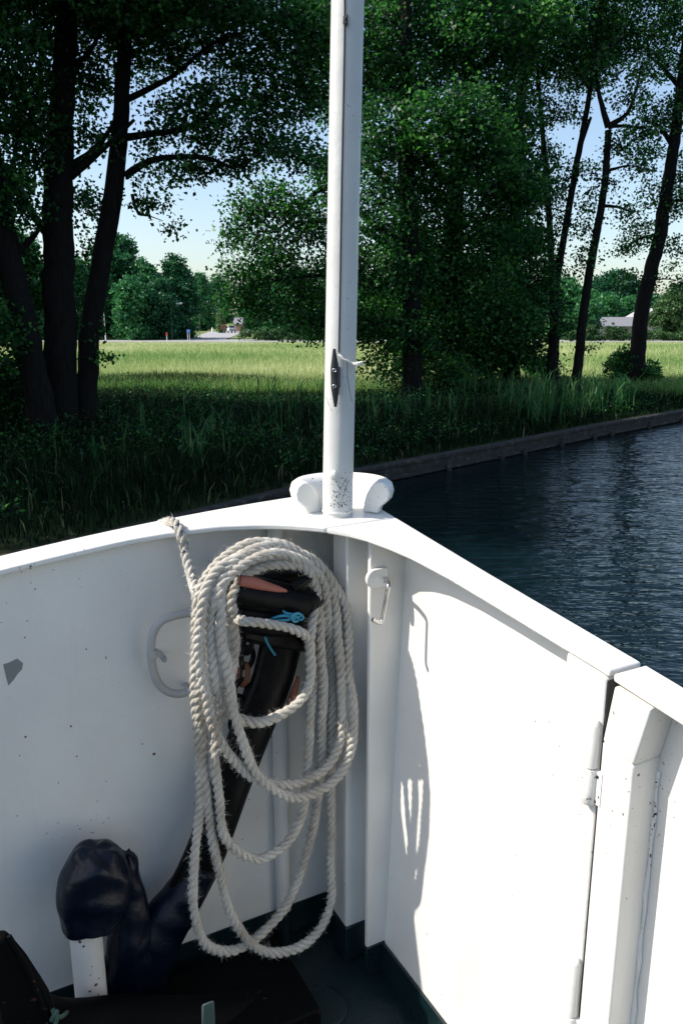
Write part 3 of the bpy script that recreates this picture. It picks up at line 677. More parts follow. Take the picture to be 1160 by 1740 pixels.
for k in range(24):
    q = cs[int(len(cs) * random.uniform(.6, .99))]; dv = np.array((random.uniform(-.2, 1), random.uniform(-.4, .4), random.uniform(-1, .8))) * .008; mb.tube([q, q + dv], [.0006, .0003], 4)
mb.build('tail', M['white_line'], hy)

# ------------------------------------------------------------------ the coiled mooring rope
def seq(a, *pts): return [(x, y, (a if len(q) == 0 else q[0])) for x, y, *q in pts]
T = []
def rope_a(x, y, a):
    a2 = a - .035 * min(1, max(0, (a - .14) / .06)); a2 = a2 if a2 < .14 else .14 + (a2 - .14) * .66
    return atA(x, y, a2)
T += seq(.0, (276, 892, -.055), (283, 888, -.03), (292, 888, .0), (303, 897, .030), (309, 914, .045), (314, 930, .05), (320, 961, .07), (327, 989, .10), (334, 1012, .14))
# long loop D
T += seq(.185, (338, 1060), (340, 1130), (339, 1207), (344, 1250), (345, 1294), (350, 1337), (354, 1387), (364, 1438), (373, 1484), (386, 1534), (401, 1571), (423, 1599), (454, 1618), (485, 1618), (519, 1602), (547, 1574), (561, 1534), (563, 1484), (562, 1431), (563, 1379), (562, 1330), (563, 1250), (563, 1182), (560, 1110), (558, 1060, .20))
T += seq(.20, (555, 1015, .205), (544, 982, .21), (516, 963, .215), (482, 959, .22), (447, 964, .22), (415, 978, .22), (398, 1003, .22))
# loop E
T += seq(.22, (395, 1020), (397, 1060), (398, 1100), (393, 1140), (382, 1188, .205), (369, 1235, .195), (365, 1269), (367, 1306), (372, 1362), (379, 1410), (392, 1434), (413, 1453), (438, 1461), (463, 1450), (488, 1431), (507, 1397), (517, 1362), (522, 1306, .19), (525, 1250, .17), (530, 1198, .16), (537, 1140, .17), (545, 1080, .18))
T += seq(.22, (549, 1020, .19), (540, 982, .20), (518, 955, .215), (479, 941, .225), (454, 943, .23), (429, 951, .235), (401, 968, .24), (379, 991, .245), (366, 1017, .25))
# loop A
T += seq(.25, (359, 1054), (359, 1100), (364, 1150), (373, 1185, .24), (391, 1213, .235), (413, 1225, .24), (441, 1227), (472, 1217), (503, 1198), (521, 1172), (528, 1139), (527, 1100), (529, 1068), (534, 1035, .235), (538, 1005, .22))
T += seq(.24, (522, 968, .225), (490, 948, .21), (450, 938, .20), (415, 944, .21), (388, 965, .23), (374, 1000, .25), (376, 1045, .262))
# loop B
T += seq(.275, (379, 1095), (386, 1139), (395, 1188), (404, 1235), (417, 1275), (435, 1312), (463, 1340), (497, 1354), (528, 1351), (559, 1334), (584, 1303), (598, 1266), (601, 1222), (597, 1176, .265), (592, 1139, .25), (592, 1100, .235), (590, 1056, .22))
T += seq(.19, (586, 1026, .205), (572, 998, .19), (544, 964, .17), (503, 936, .165), (466, 926, .17), (429, 935, .19), (398, 949, .21), (373, 966, .23), (354, 992, .24), (344, 1018, .25))
# loop C
T += seq(.25, (339, 1060), (338, 1100), (341, 1139), (350, 1182), (364, 1235), (382, 1272), (404, 1300), (426, 1319), (463, 1331), (497, 1333), (528, 1323), (556, 1303), (575, 1266), (582, 1222), (580, 1167), (577, 1120, .24), (574, 1070, .22), (569, 1030, .20))
T += seq(.16, (555, 985, .17), (530, 956, .15), (495, 930, .14), (460, 922, .14), (420, 926, .145), (385, 943, .15), (358, 968, .155), (342, 1000, .16), (334, 1050, .165))
# loop F
T += seq(.165, (332, 1120), (333, 1200), (340, 1290), (341, 1340), (340, 1379), (336, 1416), (330, 1459, .175), (328, 1506, .18), (331, 1555, .185), (342, 1593, .18), (361, 1612, .17), (386, 1617, .155), (413, 1608, .15), (448, 1583, .145), (479, 1549, .14), (500, 1509, .14), (519, 1459, .14), (530, 1413, .145), (538, 1369, .15), (542, 1340, .16), (545, 1294, .18), (548, 1229, .20), (549, 1167, .21), (546, 1110, .22), (543, 1070, .215), (540, 1035, .20), (534, 1005, .18), (515, 985, .15))
TIE = seq(.205, (372, 1062, .11), (386, 1057, .13), (402, 1053, .17), (420, 1056), (454, 1060), (491, 1067), (516, 1078, .20), (526, 1092, .18), (530, 1110, .15))
path = catmull([rope_a(x, y, a) for x, y, a in T], .004)
RS, PITCHL = .0061, .054
OFFR = .0051
def twisted(path, name, parent, tintfun):
    n_ = len(path); tan = np.gradient(path, axis=0); tan /= np.linalg.norm(tan, axis=1)[:, None]
    N_ = np.zeros_like(path); v0 = np.array((*AD, 0.)); v0 -= tan[0] * (v0 @ tan[0]); N_[0] = v0 / np.linalg.norm(v0)
    for i in range(1, n_):
        w = N_[i - 1] - tan[i] * (N_[i - 1] @ tan[i]); N_[i] = w / np.linalg.norm(w)
    Bn = np.cross(tan, N_); s = np.arange(n_) * .004; G = 10
    V = []; Fc = []; UV = []; TT = []; base = 0
    wob = 1 + .06 * np.sin(s * 31) + .04 * np.sin(s * 83 + 1) + .04 * np.sin(s * 9.7 + 2)
    for k in range(3):
        ph = 2 * math.pi * (s / PITCHL + k / 3) + .5 * np.sin(s * 5.3) + .3 * np.sin(s * 13 + 1)
        c = path + OFFR * wob[:, None] * (np.cos(ph)[:, None] * N_ + np.sin(ph)[:, None] * Bn)
        ps = np.arange(G) * 2 * math.pi / G
        ringv = c[:, None, :] + RS * wob[:, None, None] * (np.cos(ps)[None, :, None] * N_[:, None, :] + np.sin(ps)[None, :, None] * Bn[:, None, :])
        V.append(ringv.reshape(-1, 3))
        i, j = np.meshgrid(np.arange(n_ - 1), np.arange(G), indexing='ij'); j2 = (j + 1) % G
        f = np.stack([i * G + j, i * G + j2, (i + 1) * G + j2, (i + 1) * G + j], -1).reshape(-1, 4); Fc.append(f + base)
        # fibre direction: lay the fibres against the twist
        uu = s[i] * 1.0; u2 = s[i + 1]; sh = (s / .05)
        uvq = np.stack([np.stack([s[i], j / G + sh[i] + k], -1), np.stack([s[i], (j + 1) / G + sh[i] + k], -1), np.stack([s[i + 1], (j + 1) / G + sh[i + 1] + k], -1), np.stack([s[i + 1], j / G + sh[i + 1] + k], -1)], -2)
        UV.append(uvq.reshape(-1, 2)); TT.append(np.repeat(tintfun(s), G)); base += n_ * G
    o = mesh_np(name, np.vstack(V), np.vstack(Fc), M['rope'], parent, tint=np.concatenate(TT), smooth=True, uv=np.vstack(UV))
    return np.vstack(V), tan, N_, Bn, s
rp = empty('mooring_rope', atA(470, 930, .2), 'thick beige three strand rope coiled in long loops over the black anchor', 'rope')
path += np.stack([.0012 * np.sin(np.arange(len(path)) * .004 * f_ + f_) for f_ in (37, 29, 43)], 1)
V, tan, N_, Bn, s_ = twisted(path, 'rope_strands', rp, lambda s: np.where(s < .30, 1.0, .12))
twisted(catmull([atA(x, y, a) for x, y, a in TIE], .004), 'tie_strand', rp, lambda s: np.full(len(s), .1))
# loose fibres standing off the strands
nf = 26000; idx = rng.integers(0, len(path), nf); th = rng.uniform(0, 2 * math.pi, nf)
dirs = np.cos(th)[:, None] * N_[idx] + np.sin(th)[:, None] * Bn[idx]
base_ = path[idx] + dirs * (RS + OFFR * .8); ln = rng.uniform(.002, .009, nf)[:, None]
tip = base_ + (dirs * .6 + rng.normal(0, .55, (nf, 3)) + tan[idx] * rng.normal(0, .7, nf)[:, None]) * ln
sd = np.cross(dirs, tip - base_); sd /= np.linalg.norm(sd, axis=1)[:, None] + 1e-9; sd *= .00022
VV = np.stack([base_ - sd, base_ + sd, tip + sd * .4, tip - sd * .4], 1).reshape(-1, 3)
mesh_np('loose_fibres', VV, np.arange(nf * 4).reshape(-1, 4), M['white_line'], rp)['kind'] = 'stuff'
# whipped cut end over the cap
mb = MB(); e0 = path[0]; e1_ = path[3]; mb.tube([e0 + (e0 - e1_) * .6, e0, e1_], [.010, .0142, .0138], 14); mb.build('whipping', M['white_line'], rp)

# ------------------------------------------------------------------ vegetation
def leaf_quads(c, size, up=0.5, asp=.72):
    n_ = len(c); nr = rng.normal(0, 1, (n_, 3)); nr[:, 2] += up; nr /= np.linalg.norm(nr, axis=1)[:, None]
    u = rng.normal(0, 1, (n_, 3)); u -= nr * np.sum(u * nr, 1)[:, None]; u /= np.linalg.norm(u, axis=1)[:, None]
    v = np.cross(nr, u); L_ = size * rng.uniform(.7, 1.25, n_)[:, None]
    return np.stack([c - u * L_ * .5, c + v * L_ * asp * .5 + nr * L_ * .12, c + u * L_ * .5 - nr * L_ * .1, c - v * L_ * asp * .5 + nr * L_ * .12], 1).reshape(-1, 3)
def blob_leaves(c, r, n_, per=14, spread=.17):
    k = max(3, n_ // per); d = rng.normal(0, 1, (k, 3)); d /= np.linalg.norm(d, axis=1)[:, None]
    cc = c + d * (rng.uniform(0, 1, k)[:, None] ** .45) * np.array(r)
    pts = np.repeat(cc, per, 0) + rng.normal(0, 1, (k * per, 3)) * np.array((spread, spread, spread * .6)); tv = np.repeat(rng.normal(0, .15, k), per)
    return cc, pts, tv
def make_tree(name, label, cat, trunk, limbs, blobs, leaf=.115, mt='leaf', group=None, od=1.5, spread=.19, tmean=.47, seg=12, twig=6, per=20):
    """trunk: [(xyz, r)], limbs: list of such, blobs: [(centre, (rx,ry,rz), density)]"""
    t = empty(name, trunk[0][0], label, cat, group); mb = MB()
    def limb(pts, seg_):
        p = catmull([(*q, r) for q, r in pts], .25 if len(pts) > 2 else .5)
        if len(p) < 2: p = np.array([(*q, r) for q, r in pts])
        jit = np.zeros((len(p), 3)); 
        for k in range(1, len(p)): jit[k] = rng.normal(0, .05, 3) * p[k, 3]
        mb.tube(p[:, :3] + jit, list(np.maximum(p[:, 3], .004)), seg_)
        return p
    tp_ = limb(trunk, seg); sk = [tp_]
    for l in limbs: sk.append(limb(l, 7))
    S_ = np.vstack(sk); C_, TV = [], []
    for c, r, dn in blobs:
        c = np.array(c); ar = math.pi * ((r[0] + r[1]) / 2) * r[2]; n_ = int(dn * od * ar / (.16 * leaf * leaf))
        cc, pts, tv = blob_leaves(c, r, n_, per=per, spread=spread); C_.append(pts); TV.append(tv)
        dd = S_[:, :3] - c; dist = np.linalg.norm(dd, axis=1) + np.maximum(0, dd[:, 2]) * 1.2; a = S_[np.argmin(dist)]
        midp = (a[:3] + c) / 2 + np.array((0, 0, .08 * np.linalg.norm(a[:3] - c))); r0 = min(a[3] * .6, .012 + .014 * np.linalg.norm(a[:3] - c))
        mb.tube(catmull([a[:3], midp, c], .3), list(np.linspace(r0, .008, len(catmull([a[:3], midp, c], .3)))), 6)
        for q in cc[rng.integers(0, len(cc), twig)]:
            m2 = (c + q) / 2 + rng.normal(0, .08, 3); mb.tube([c, m2, q], [.009, .006, .003], 4, caps=False)
    mb.build('trunk', M['bark'], t, angle=80)
    C_ = np.vstack(C_); TV = np.concatenate(TV); n_ = len(C_)
    tint = np.clip(tmean + TV + rng.normal(0, .14, n_), 0, 1)
    mesh_np('crown', leaf_quads(C_, leaf), np.arange(n_ * 4).reshape(-1, 4), M[mt], t, tint=np.repeat(tint, 4))
    return t
def px_tree(name, label, D, trunk, limbs, blobs, extra=(), **kw):
    k = lambda w: w * D / F / 2 * 1.0
    tr = [(atY(x, y, D), k(w)) for x, y, w in trunk]; b = tr[0]; tr = [((b[0][0], b[0][1], GZ - .2), b[1] * 1.15)] + tr
    lm = [[(atY(x, y, D + (q[0] if q else 0)), k(w)) for x, y, w, *q in l] for l in limbs]
    bl_ = []
    for q in blobs:
        x, y, rx, ry = q[:4]; dY = q[4] if len(q) > 4 else random.uniform(-1.2, 1.2); dn = q[5] if len(q) > 5 else 1
        c = atY(x, y, D + dY); s = (D + dY) / F; bl_.append((c, (rx * s, (rx + ry) / 2 * s, ry * s), dn))
    return make_tree(name, label, 'tree', tr, lm, bl_ + list(extra), **kw)
AG = 'alders along the river bank'
def hi(cx, cy, z0, z1, r, n_, dn=.75):    # upper crown above the frame
    return [((cx + random.uniform(-r, r), cy + random.uniform(-r, r), random.uniform(z0, z1) + CZ), (random.uniform(1.1, 1.8),) * 2 + (random.uniform(.8, 1.3),), dn) for _ in range(n_)]
px_tree('alder_tree', 'leftmost dark alder trunk at the photo edge, leaning left beside two thicker trunks', 19,
  [(75, 720, 50), (62, 650, 46), (35, 520, 42), (10, 400, 36), (-15, 250, 30), (-40, 50, 24), (-60, -200, 14), (-70, -420, 6)],
  [[(20, 440, 14), (60, 400, 8), (72, 380, 5)]],
  [(-20, 330, 50, 60), (25, 200, 60, 55), (0, 80, 70, 70), (-60, 170, 80, 90), (35, 340, 40, 45), (10, 450, 50, 50), (50, 500, 45, 45, 1.5), (5, 560, 45, 40), (30, 10, 60, 50), (20, 610, 30, 25, 0, .5)], extra=hi(-9.5, 19.5, 6.3, 13, 2.6, 14), group=AG)
px_tree('alder_tree', 'thickest straight dark alder trunk, middle one of the left trio on the bank', 20,
  [(105, 735, 58), (103, 600, 54), (100, 450, 50), (100, 320, 46), (106, 180, 38), (112, 60, 32), (115, -120, 24), (118, -350, 12), (120, -520, 5)],
  [[(78, 395, 14), (40, 340, 10), (10, 290, 6)], [(80, 245, 12), (30, 225, 9), (-10, 222, 6)], [(120, 300, 14), (150, 275, 11), (190, 240, 8), (232, 200, 5)], [(118, 285, 12), (165, 250, 9), (196, 205, 5)], [(112, 130, 10), (150, 90, 7), (180, 40, 4)]],
  [(60, 120, 55, 55), (145, 140, 50, 55), (60, 30, 75, 50), (155, 50, 55, 55), (55, 260, 40, 40), (145, 345, 35, 40, 1, .7), (150, 430, 28, 40, 1, .45), (60, 190, 40, 40), (20, 300, 45, 40, 1), (150, 230, 35, 40, 0, .8), (140, 510, 25, 40, 1, .5), (165, 560, 18, 25, .5, .4), (175, 610, 22, 18, 0, .35)], extra=hi(-7, 20.5, 6.3, 11.5, 3.0, 18), group=AG)
px_tree('alder_tree', 'slender dark alder trunk curving right, nearest the sky gap, with long drooping limbs', 20.5,
  [(150, 730, 38), (148, 650, 36), (155, 560, 34), (172, 450, 32), (190, 350, 31), (203, 240, 27), (210, 130, 23), (217, 0, 19), (222, -150, 14), (226, -320, 8), (228, -450, 4)],
  [[(213, 300, 13), (245, 278, 11), (280, 268, 9), (350, 268, 7), (400, 288, 4)], [(206, 234, 13), (255, 228, 10), (325, 215, 8), (385, 172, 6), (440, 175, 3)], [(210, 172, 11), (255, 150, 9), (300, 125, 7), (360, 75, 5), (430, 50, 3)], [(217, 58, 10), (260, 35, 8), (330, 32, 5), (400, 30, 3)], [(225, 330, 6), (232, 360, 5), (248, 375, 3)]],
  [(290, 295, 40, 24, 0, .7), (265, 345, 24, 30, 0, .5), (295, 385, 16, 22, 0, .5), (335, 285, 42, 24), (395, 275, 42, 30), (295, 195, 50, 40, 0, .8), (365, 170, 55, 45), (445, 165, 55, 55), (440, 240, 50, 42), (505, 255, 40, 38), (290, 95, 45, 35, 0, .5), (380, 70, 60, 55), (475, 60, 65, 65), (520, 150, 50, 65), (255, 25, 40, 40, 0, .7), (330, 5, 60, 40, 0, .7), (238, 330, 18, 30, 0, .4), (255, 250, 35, 30, 0, .6), (420, 10, 60, 50), (350, 230, 40, 30), (545, 60, 45, 60), (240, 120, 22, 40, .5, .4)], extra=hi(-5, 19.5, 6.6, 11, 3.0, 20), group=AG)
px_tree('alder_tree', 'broad alder behind the flagpole with sunlit low branches spreading left over the meadow', 27,
  [(700, 690, 34), (700, 600, 32), (698, 450, 30), (690, 300, 26), (688, 150, 20), (690, -50, 14), (690, -260, 5)],
  [[(690, 410, 16), (640, 385, 12), (555, 320, 9), (505, 365, 6), (465, 395, 4)], [(690, 440, 14), (600, 380, 10), (545, 375, 7), (510, 395, 4)], [(690, 330, 12), (620, 280, 9), (560, 250, 5)], [(690, 500, 12), (600, 470, 8), (520, 470, 5), (450, 480, 3)]],
  [(425, 360, 40, 36, -.5), (465, 340, 40, 32, -1), (400, 405, 26, 22, 0), (470, 430, 55, 45, -.5), (420, 470, 42, 38, 0), (525, 380, 42, 48), (520, 490, 48, 48), (450, 520, 48, 32), (535, 555, 40, 25), (395, 510, 26, 26, .5), (640, 230, 50, 65, -1), (650, 350, 55, 60), (715, 330, 50, 55), (650, 460, 55, 55), (710, 455, 50, 50), (640, 560, 48, 45), (705, 570, 45, 40), (640, 70, 55, 60, 0, .7), (700, 40, 45, 50, 1, .7), (590, 160, 50, 60), (560, 300, 40, 50), (690, 140, 45, 45, 0, .7), (580, 440, 45, 55), (585, 550, 40, 40), (640, 630, 40, 25, 0, .5), (560, 30, 45, 60, 0, .8), (500, 565, 30, 14, 0, .6)], extra=hi(0, 30, 8.3, 14, 2.6, 12), group=AG, od=1.75, leaf=.125, spread=.27, per=26)
px_tree('alder_tree', 'dense dark alder right of the flagpole with one bright sunlit clump of leaves', 29,
  [(765, 690, 42), (762, 600, 40), (768, 450, 34), (775, 300, 28), (790, 150, 20), (815, -50, 12), (825, -230, 5)],
  [[(775, 330, 14), (720, 260, 9), (690, 215, 5)], [(775, 290, 12), (830, 230, 8), (860, 190, 4)], [(770, 420, 12), (850, 380, 8), (900, 360, 4)], [(800, 120, 9), (735, 60, 6)], [(795, 130, 9), (870, 60, 6)]],
  [(745, 210, 60, 50, -3.6), (800, 190, 50, 42, -3.4), (830, 250, 45, 45, -3), (775, 290, 50, 45, -2.4), (720, 440, 60, 60, 1), (850, 540, 60, 60, 1), (700, 560, 60, 60, 1.5), (780, 580, 60, 50, 1.5), (840, 330, 50, 50), (880, 320, 45, 45, -1), (760, 380, 60, 50), (830, 430, 55, 55), (750, 480, 60, 50), (880, 420, 40, 50), (800, 540, 55, 50), (740, 580, 55, 40), (860, 530, 45, 50), (820, 600, 40, 32), (700, 150, 50, 40, -1, .6), (770, 125, 50, 40, -1, .7), (840, 160, 50, 36, -1, .7), (655, 140, 40, 40, 0, .6), (740, 80, 50, 50, 0, .7), (800, 60, 50, 45, 0, .6), (860, 110, 50, 50, 0, .7), (700, 250, 40, 45, -1.5), (790, 130, 40, 35, 1, .6), (700, 520, 40, 50), (690, 420, 35, 50), (890, 200, 35, 40, 0, .6), (700, 610, 38, 30), (760, 630, 50, 26, -1), (690, 640, 40, 22, 0, .7), (650, 520, 50, 50, 1), (730, 520, 50, 50, 0)], extra=hi(5, 29.5, 8.8, 14, 3.0, 10), group=AG, od=2.1, leaf=.135, spread=.28, per=28, tmean=.56)
px_tree('alder_tree', 'dark alder between the sunlit clump and the thin forked stems, leafy to the ground', 31,
  [(868, 680, 34), (866, 600, 32), (870, 450, 28), (880, 300, 22), (885, 150, 16), (905, 0, 11), (910, -180, 5)],
  [[(872, 420, 10), (910, 370, 6)], [(880, 280, 9), (920, 220, 5)], [(868, 500, 10), (820, 450, 6)]],
  [(905, 320, 32, 40, -1), (850, 480, 40, 50), (890, 520, 40, 45), (910, 400, 30, 40, -1), (870, 590, 45, 40), (915, 470, 28, 30, -1.5), (930, 500, 28, 28, -2), (840, 610, 40, 32), (900, 590, 28, 30), (850, 400, 40, 40), (870, 280, 40, 50), (900, 120, 35, 45, 0, .6), (860, 200, 40, 40, 0, .8), (880, 40, 45, 45, 0, .6), (930, 620, 25, 20, 0, .5), (800, 620, 40, 24)], extra=hi(7.5, 31, 9.2, 14, 2.4, 7), group=AG, od=2.1, leaf=.13, spread=.28, per=28)
px_tree('alder_tree', 'thin dark leaning alder stem crossing behind its straighter neighbour, right of the dense trees', 31,
  [(940, 640, 15.8), (942, 560, 14.4), (938, 500, 12.2), (935, 420, 10.8), (928, 300, 9.4), (920, 215, 7.2), (912, 100, 4.3), (908, 0, 2.2)],
  [[(928, 300, 6), (955, 270, 3)]],
  [(930, 260, 28, 30, 0, .5), (945, 330, 26, 26, 0, .5), (915, 200, 32, 30, 0, .6), (905, 110, 36, 40, 0, .6), (960, 380, 26, 26, 0, .4), (905, 20, 40, 40, 0, .6), (955, 550, 20, 24, 0, .5), (940, 450, 24, 24, -.5, .7)], group=AG)
px_tree('alder_tree', 'thin alder stem slanting up to the right behind the forked one, from behind dark foliage', 30,
  [(938, 600, 15.0), (945, 480, 12.8), (958, 400, 11.2), (975, 300, 10.5), (992, 210, 9.0), (1005, 130, 7.5), (1018, 20, 6.0), (1028, -120, 3.8)],
  [[(985, 250, 6), (1010, 180, 4)], [(1000, 150, 6), (960, 90, 3)], [(1010, 90, 5), (1060, 65, 3)]],
  [(985, 120, 36, 34, 0, .6), (965, 190, 30, 28, 0, .5), (1010, 60, 45, 40, 0, .6), (960, 60, 40, 40, 0, .6), (960, 290, 24, 26, 0, .4), (1000, 290, 26, 24, 0, .4), (965, 10, 45, 35, 0, .6), (1040, 20, 40, 30, 0, .5)], extra=hi(10, 30, 9.2, 12, 2, 4, .8), group=AG)
px_tree('alder_tree', 'slim dark alder whose stem forks into a wide Y below a ragged crown', 29,
  [(975, 668, 18.2), (980, 630, 16.7), (995, 500, 14.4), (1012, 400, 12.9), (1025, 325, 11.4), (1031, 250, 10.6), (1033, 214, 9.9)],
  [[(1033, 216, 11), (1022, 180, 8), (1015, 150, 6), (1010, 100, 4)], [(1033, 216, 11), (1050, 204, 8), (1066, 192, 6), (1080, 150, 4), (1090, 110, 3)], [(1031, 290, 6), (1050, 285, 4), (1080, 278, 2)], [(1022, 350, 6), (1050, 352, 4), (1075, 362, 2)], [(1034, 215, 6), (1060, 214, 5), (1100, 218, 3)]],
  [(1090, 110, 34, 30, 0, .5), (1020, 120, 32, 28, 0, .5), (1065, 170, 30, 24, 0, .6), (1055, 250, 36, 22, 0, .6), (1085, 285, 34, 22, 0, .55), (1070, 360, 34, 20, 0, .5), (1045, 310, 22, 20, 0, .4), (1000, 340, 22, 24, 0, .5), (1000, 390, 24, 24, 0, .45), (1085, 220, 30, 22, 0, .6), (985, 440, 24, 26, 0, .5), (960, 540, 24, 26, 0, .5), (985, 590, 20, 22, 0, .3)], group=AG)
px_tree('alder_tree', 'stout dark alder leaning right at the right edge of the photo beside a bush', 32,
  [(1078, 660, 30.8), (1082, 610, 26.6), (1090, 525, 23.8), (1105, 460, 22.4), (1120, 400, 21.0), (1132, 320, 19.6), (1143, 250, 17.5), (1153, 170, 15.4), (1165, 60, 12.6), (1175, -80, 8.4), (1180, -220, 3.5)],
  [[(1143, 250, 9), (1120, 215, 6), (1095, 205, 3)], [(1128, 350, 8), (1150, 340, 5), (1180, 350, 3)], [(1120, 400, 7), (1085, 405, 4), (1060, 425, 2)], [(1155, 150, 8), (1120, 110, 5), (1095, 90, 3)]],
  [(1140, 110, 34, 34, 0, .6), (1110, 60, 40, 34, 0, .5), (1150, 30, 45, 40, 0, .6), (1110, 195, 34, 30, 0, .7), (1155, 190, 32, 34, 0, .7), (1180, 300, 40, 60, 0, .7), (1100, 260, 26, 26, 0, .6), (1085, 400, 34, 26, 0, .6), (1060, 420, 26, 20, 0, .5), (1150, 350, 24, 30, 0, .6), (1105, 330, 24, 24, 0, .5), (1150, 430, 22, 26, 0, .5), (1110, 480, 20, 18, 0, .5), (1160, 480, 24, 20, 0, .4), (1065, 470, 22, 18, 0, .4)], extra=hi(14.5, 32, 9.5, 13, 2.2, 6, .9), group=AG)
# alders up the bank beyond the left edge: they shade the near bank
def shade_tree(x, y, h, label):
    tr = [((x, y, GZ - .2), .38), ((x + .2, y, GZ + h * .3), .32), ((x + .1, y + .2, GZ + h * .6), .22), ((x + .3, y, GZ + h * .95), .05)]
    bl_ = []
    for k in range(26):
        z = random.uniform(.16, 1.0); rr = 3.6 * math.sin(min(1, z * 1.15 + .12) * math.pi * .86) + .4; t = random.uniform(0, 6.28); q = rr * math.sqrt(random.random())
        bl_.append(((x + q * math.cos(t), y + q * math.sin(t), GZ + z * h), (1.5, 1.5, 1.1), 1.3))
    make_tree('alder_tree', label, 'tree', tr, [], bl_, leaf=.17, group=AG, od=1.7, spread=.25, seg=8, twig=3)
for x, y, h in ((-12.5, 12.5, 15), (-12, 16.5, 17), (-14.5, 19.5, 17), (-19, 14, 18), (-20.5, 18.5, 18), (-12.6, 19.5, 14), (-16, 20.8, 15)):
    shade_tree(x, y, h, 'leafy alder standing up the bank beyond the left edge of the photo')

# far trees behind the meadow
def far_tree(px, top, wpx, D, label, mt='leaf_far', leaf=.42, tm=.5, base=None, group='trees beyond the far road', cat='tree', dens=1.0):
    s = D / F; x = atY(px, 545, D)[0]; ztop_ = atY(px, top, D)[2]; h = ztop_ - GZ; w = wpx * s / 2 * (1.45 if cat == 'tree' and wpx > 20 else 1)
    tr = [((x, D, GZ - .2), .05 * w + .12), ((x + .1 * w, D, GZ + h * .4), .04 * w + .08), ((x, D, GZ + h * .9), .05)]
    bl_ = []
    for k in range(24):
        z = (k + random.random()) / 24 * .9 + .03; rr = w * (math.sin(min(1, z * .95 + .14) * math.pi) ** .6) * .75; t = random.uniform(0, 6.28); q = rr * math.sqrt(random.random())
        b = w * random.uniform(.34, .5); bl_.append(((x + q * math.cos(t), D + q * math.sin(t), GZ + h * z * .97), (b, b, min(b, h * .3)), 1))
    return make_tree('far_tree' if cat == 'tree' else 'bush', label, cat, tr, [], bl_, leaf=leaf, mt=mt, group=group, od=2.6 * dens, spread=leaf * .9, tmean=tm, seg=7, twig=1)
FT = [(205, 393, 74, 130, 'tallest pointed dark tree behind the meadow, right of the left trunks', .42),
      (248, 448, 66, 128, 'rounded mid green tree just right of the tallest pointed one', .5),
      (300, 436, 62, 132, 'dark tree with the street lamp in front of it, left of the sky gap', .3),
      (343, 462, 34, 230, 'small tree at the bottom of the sky gap beside the side road', .5),
      (372, 468, 40, 290, 'tree closing the far end of the side road', .4),
      (275, 470, 50, 122, 'lower dark tree behind the blue road sign, below the rounded one', .2),
      (222, 470, 50, 120, 'low green tree behind the tall white marker pole', .6),
      (176, 410, 46, 126, 'bright green tree seen between the second and third left trunks', .6),
      (132, 430, 50, 124, 'green tree seen just left of the slender curving trunk', .55),
      (40, 395, 90, 122, 'bright green tree at the left edge behind the leaning trunk', .65),
      (-15, 420, 80, 120, 'green tree cut by the left edge of the photo', .5),
      (440, 466, 60, 230, 'dark tree behind the low sunlit branches, right of the white car', .35),
      (500, 465, 80, 150, 'green tree behind the low branches left of the flagpole', .4),
      (580, 450, 90, 150, 'green tree far behind the flagpole', .4),
      (680, 450, 90, 150, 'far green tree behind the dense dark alders', .4),
      (790, 450, 90, 150, 'far green tree behind the dark alder with the sunlit clump', .4),
      (880, 480, 80, 130, 'far bright green tree behind the leafy dark alder', .6),
      (955, 482, 80, 125, 'sunlit green tree seen between the thin right stems', .65)]
for px, top, w, D, lab, tm in FT: far_tree(px, top, w, D, lab, tm=min(1, tm + .12))
far_tree(1040, 474, 96, 230, 'large round bluish green tree rising behind the long grey roof', tm=.25, leaf=.8)
far_tree(1075, 492, 60, 235, 'dark tree right of the round bluish tree, behind the stout leaning trunk', tm=.2, leaf=.8)
far_tree(1022, 506, 50, 175, 'bright green tree directly behind the left half of the long grey roof', tm=.75, leaf=.55)
far_tree(1063, 510, 46, 178, 'bright green tree directly behind the right half of the long grey roof', tm=.8, leaf=.55)
far_tree(1150, 492, 70, 120, 'pale green tree in front of the houses at the right edge', tm=.5, mt='leaf_light', leaf=.35)
far_tree(1112, 505, 36, 220, 'dark green tree behind the gabled house at the right', tm=.2, leaf=.8)
far_tree(374, 530, 10, 190, 'small vivid yellow green tree beside the side road', tm=.9, mt='leaf_light', leaf=.4)
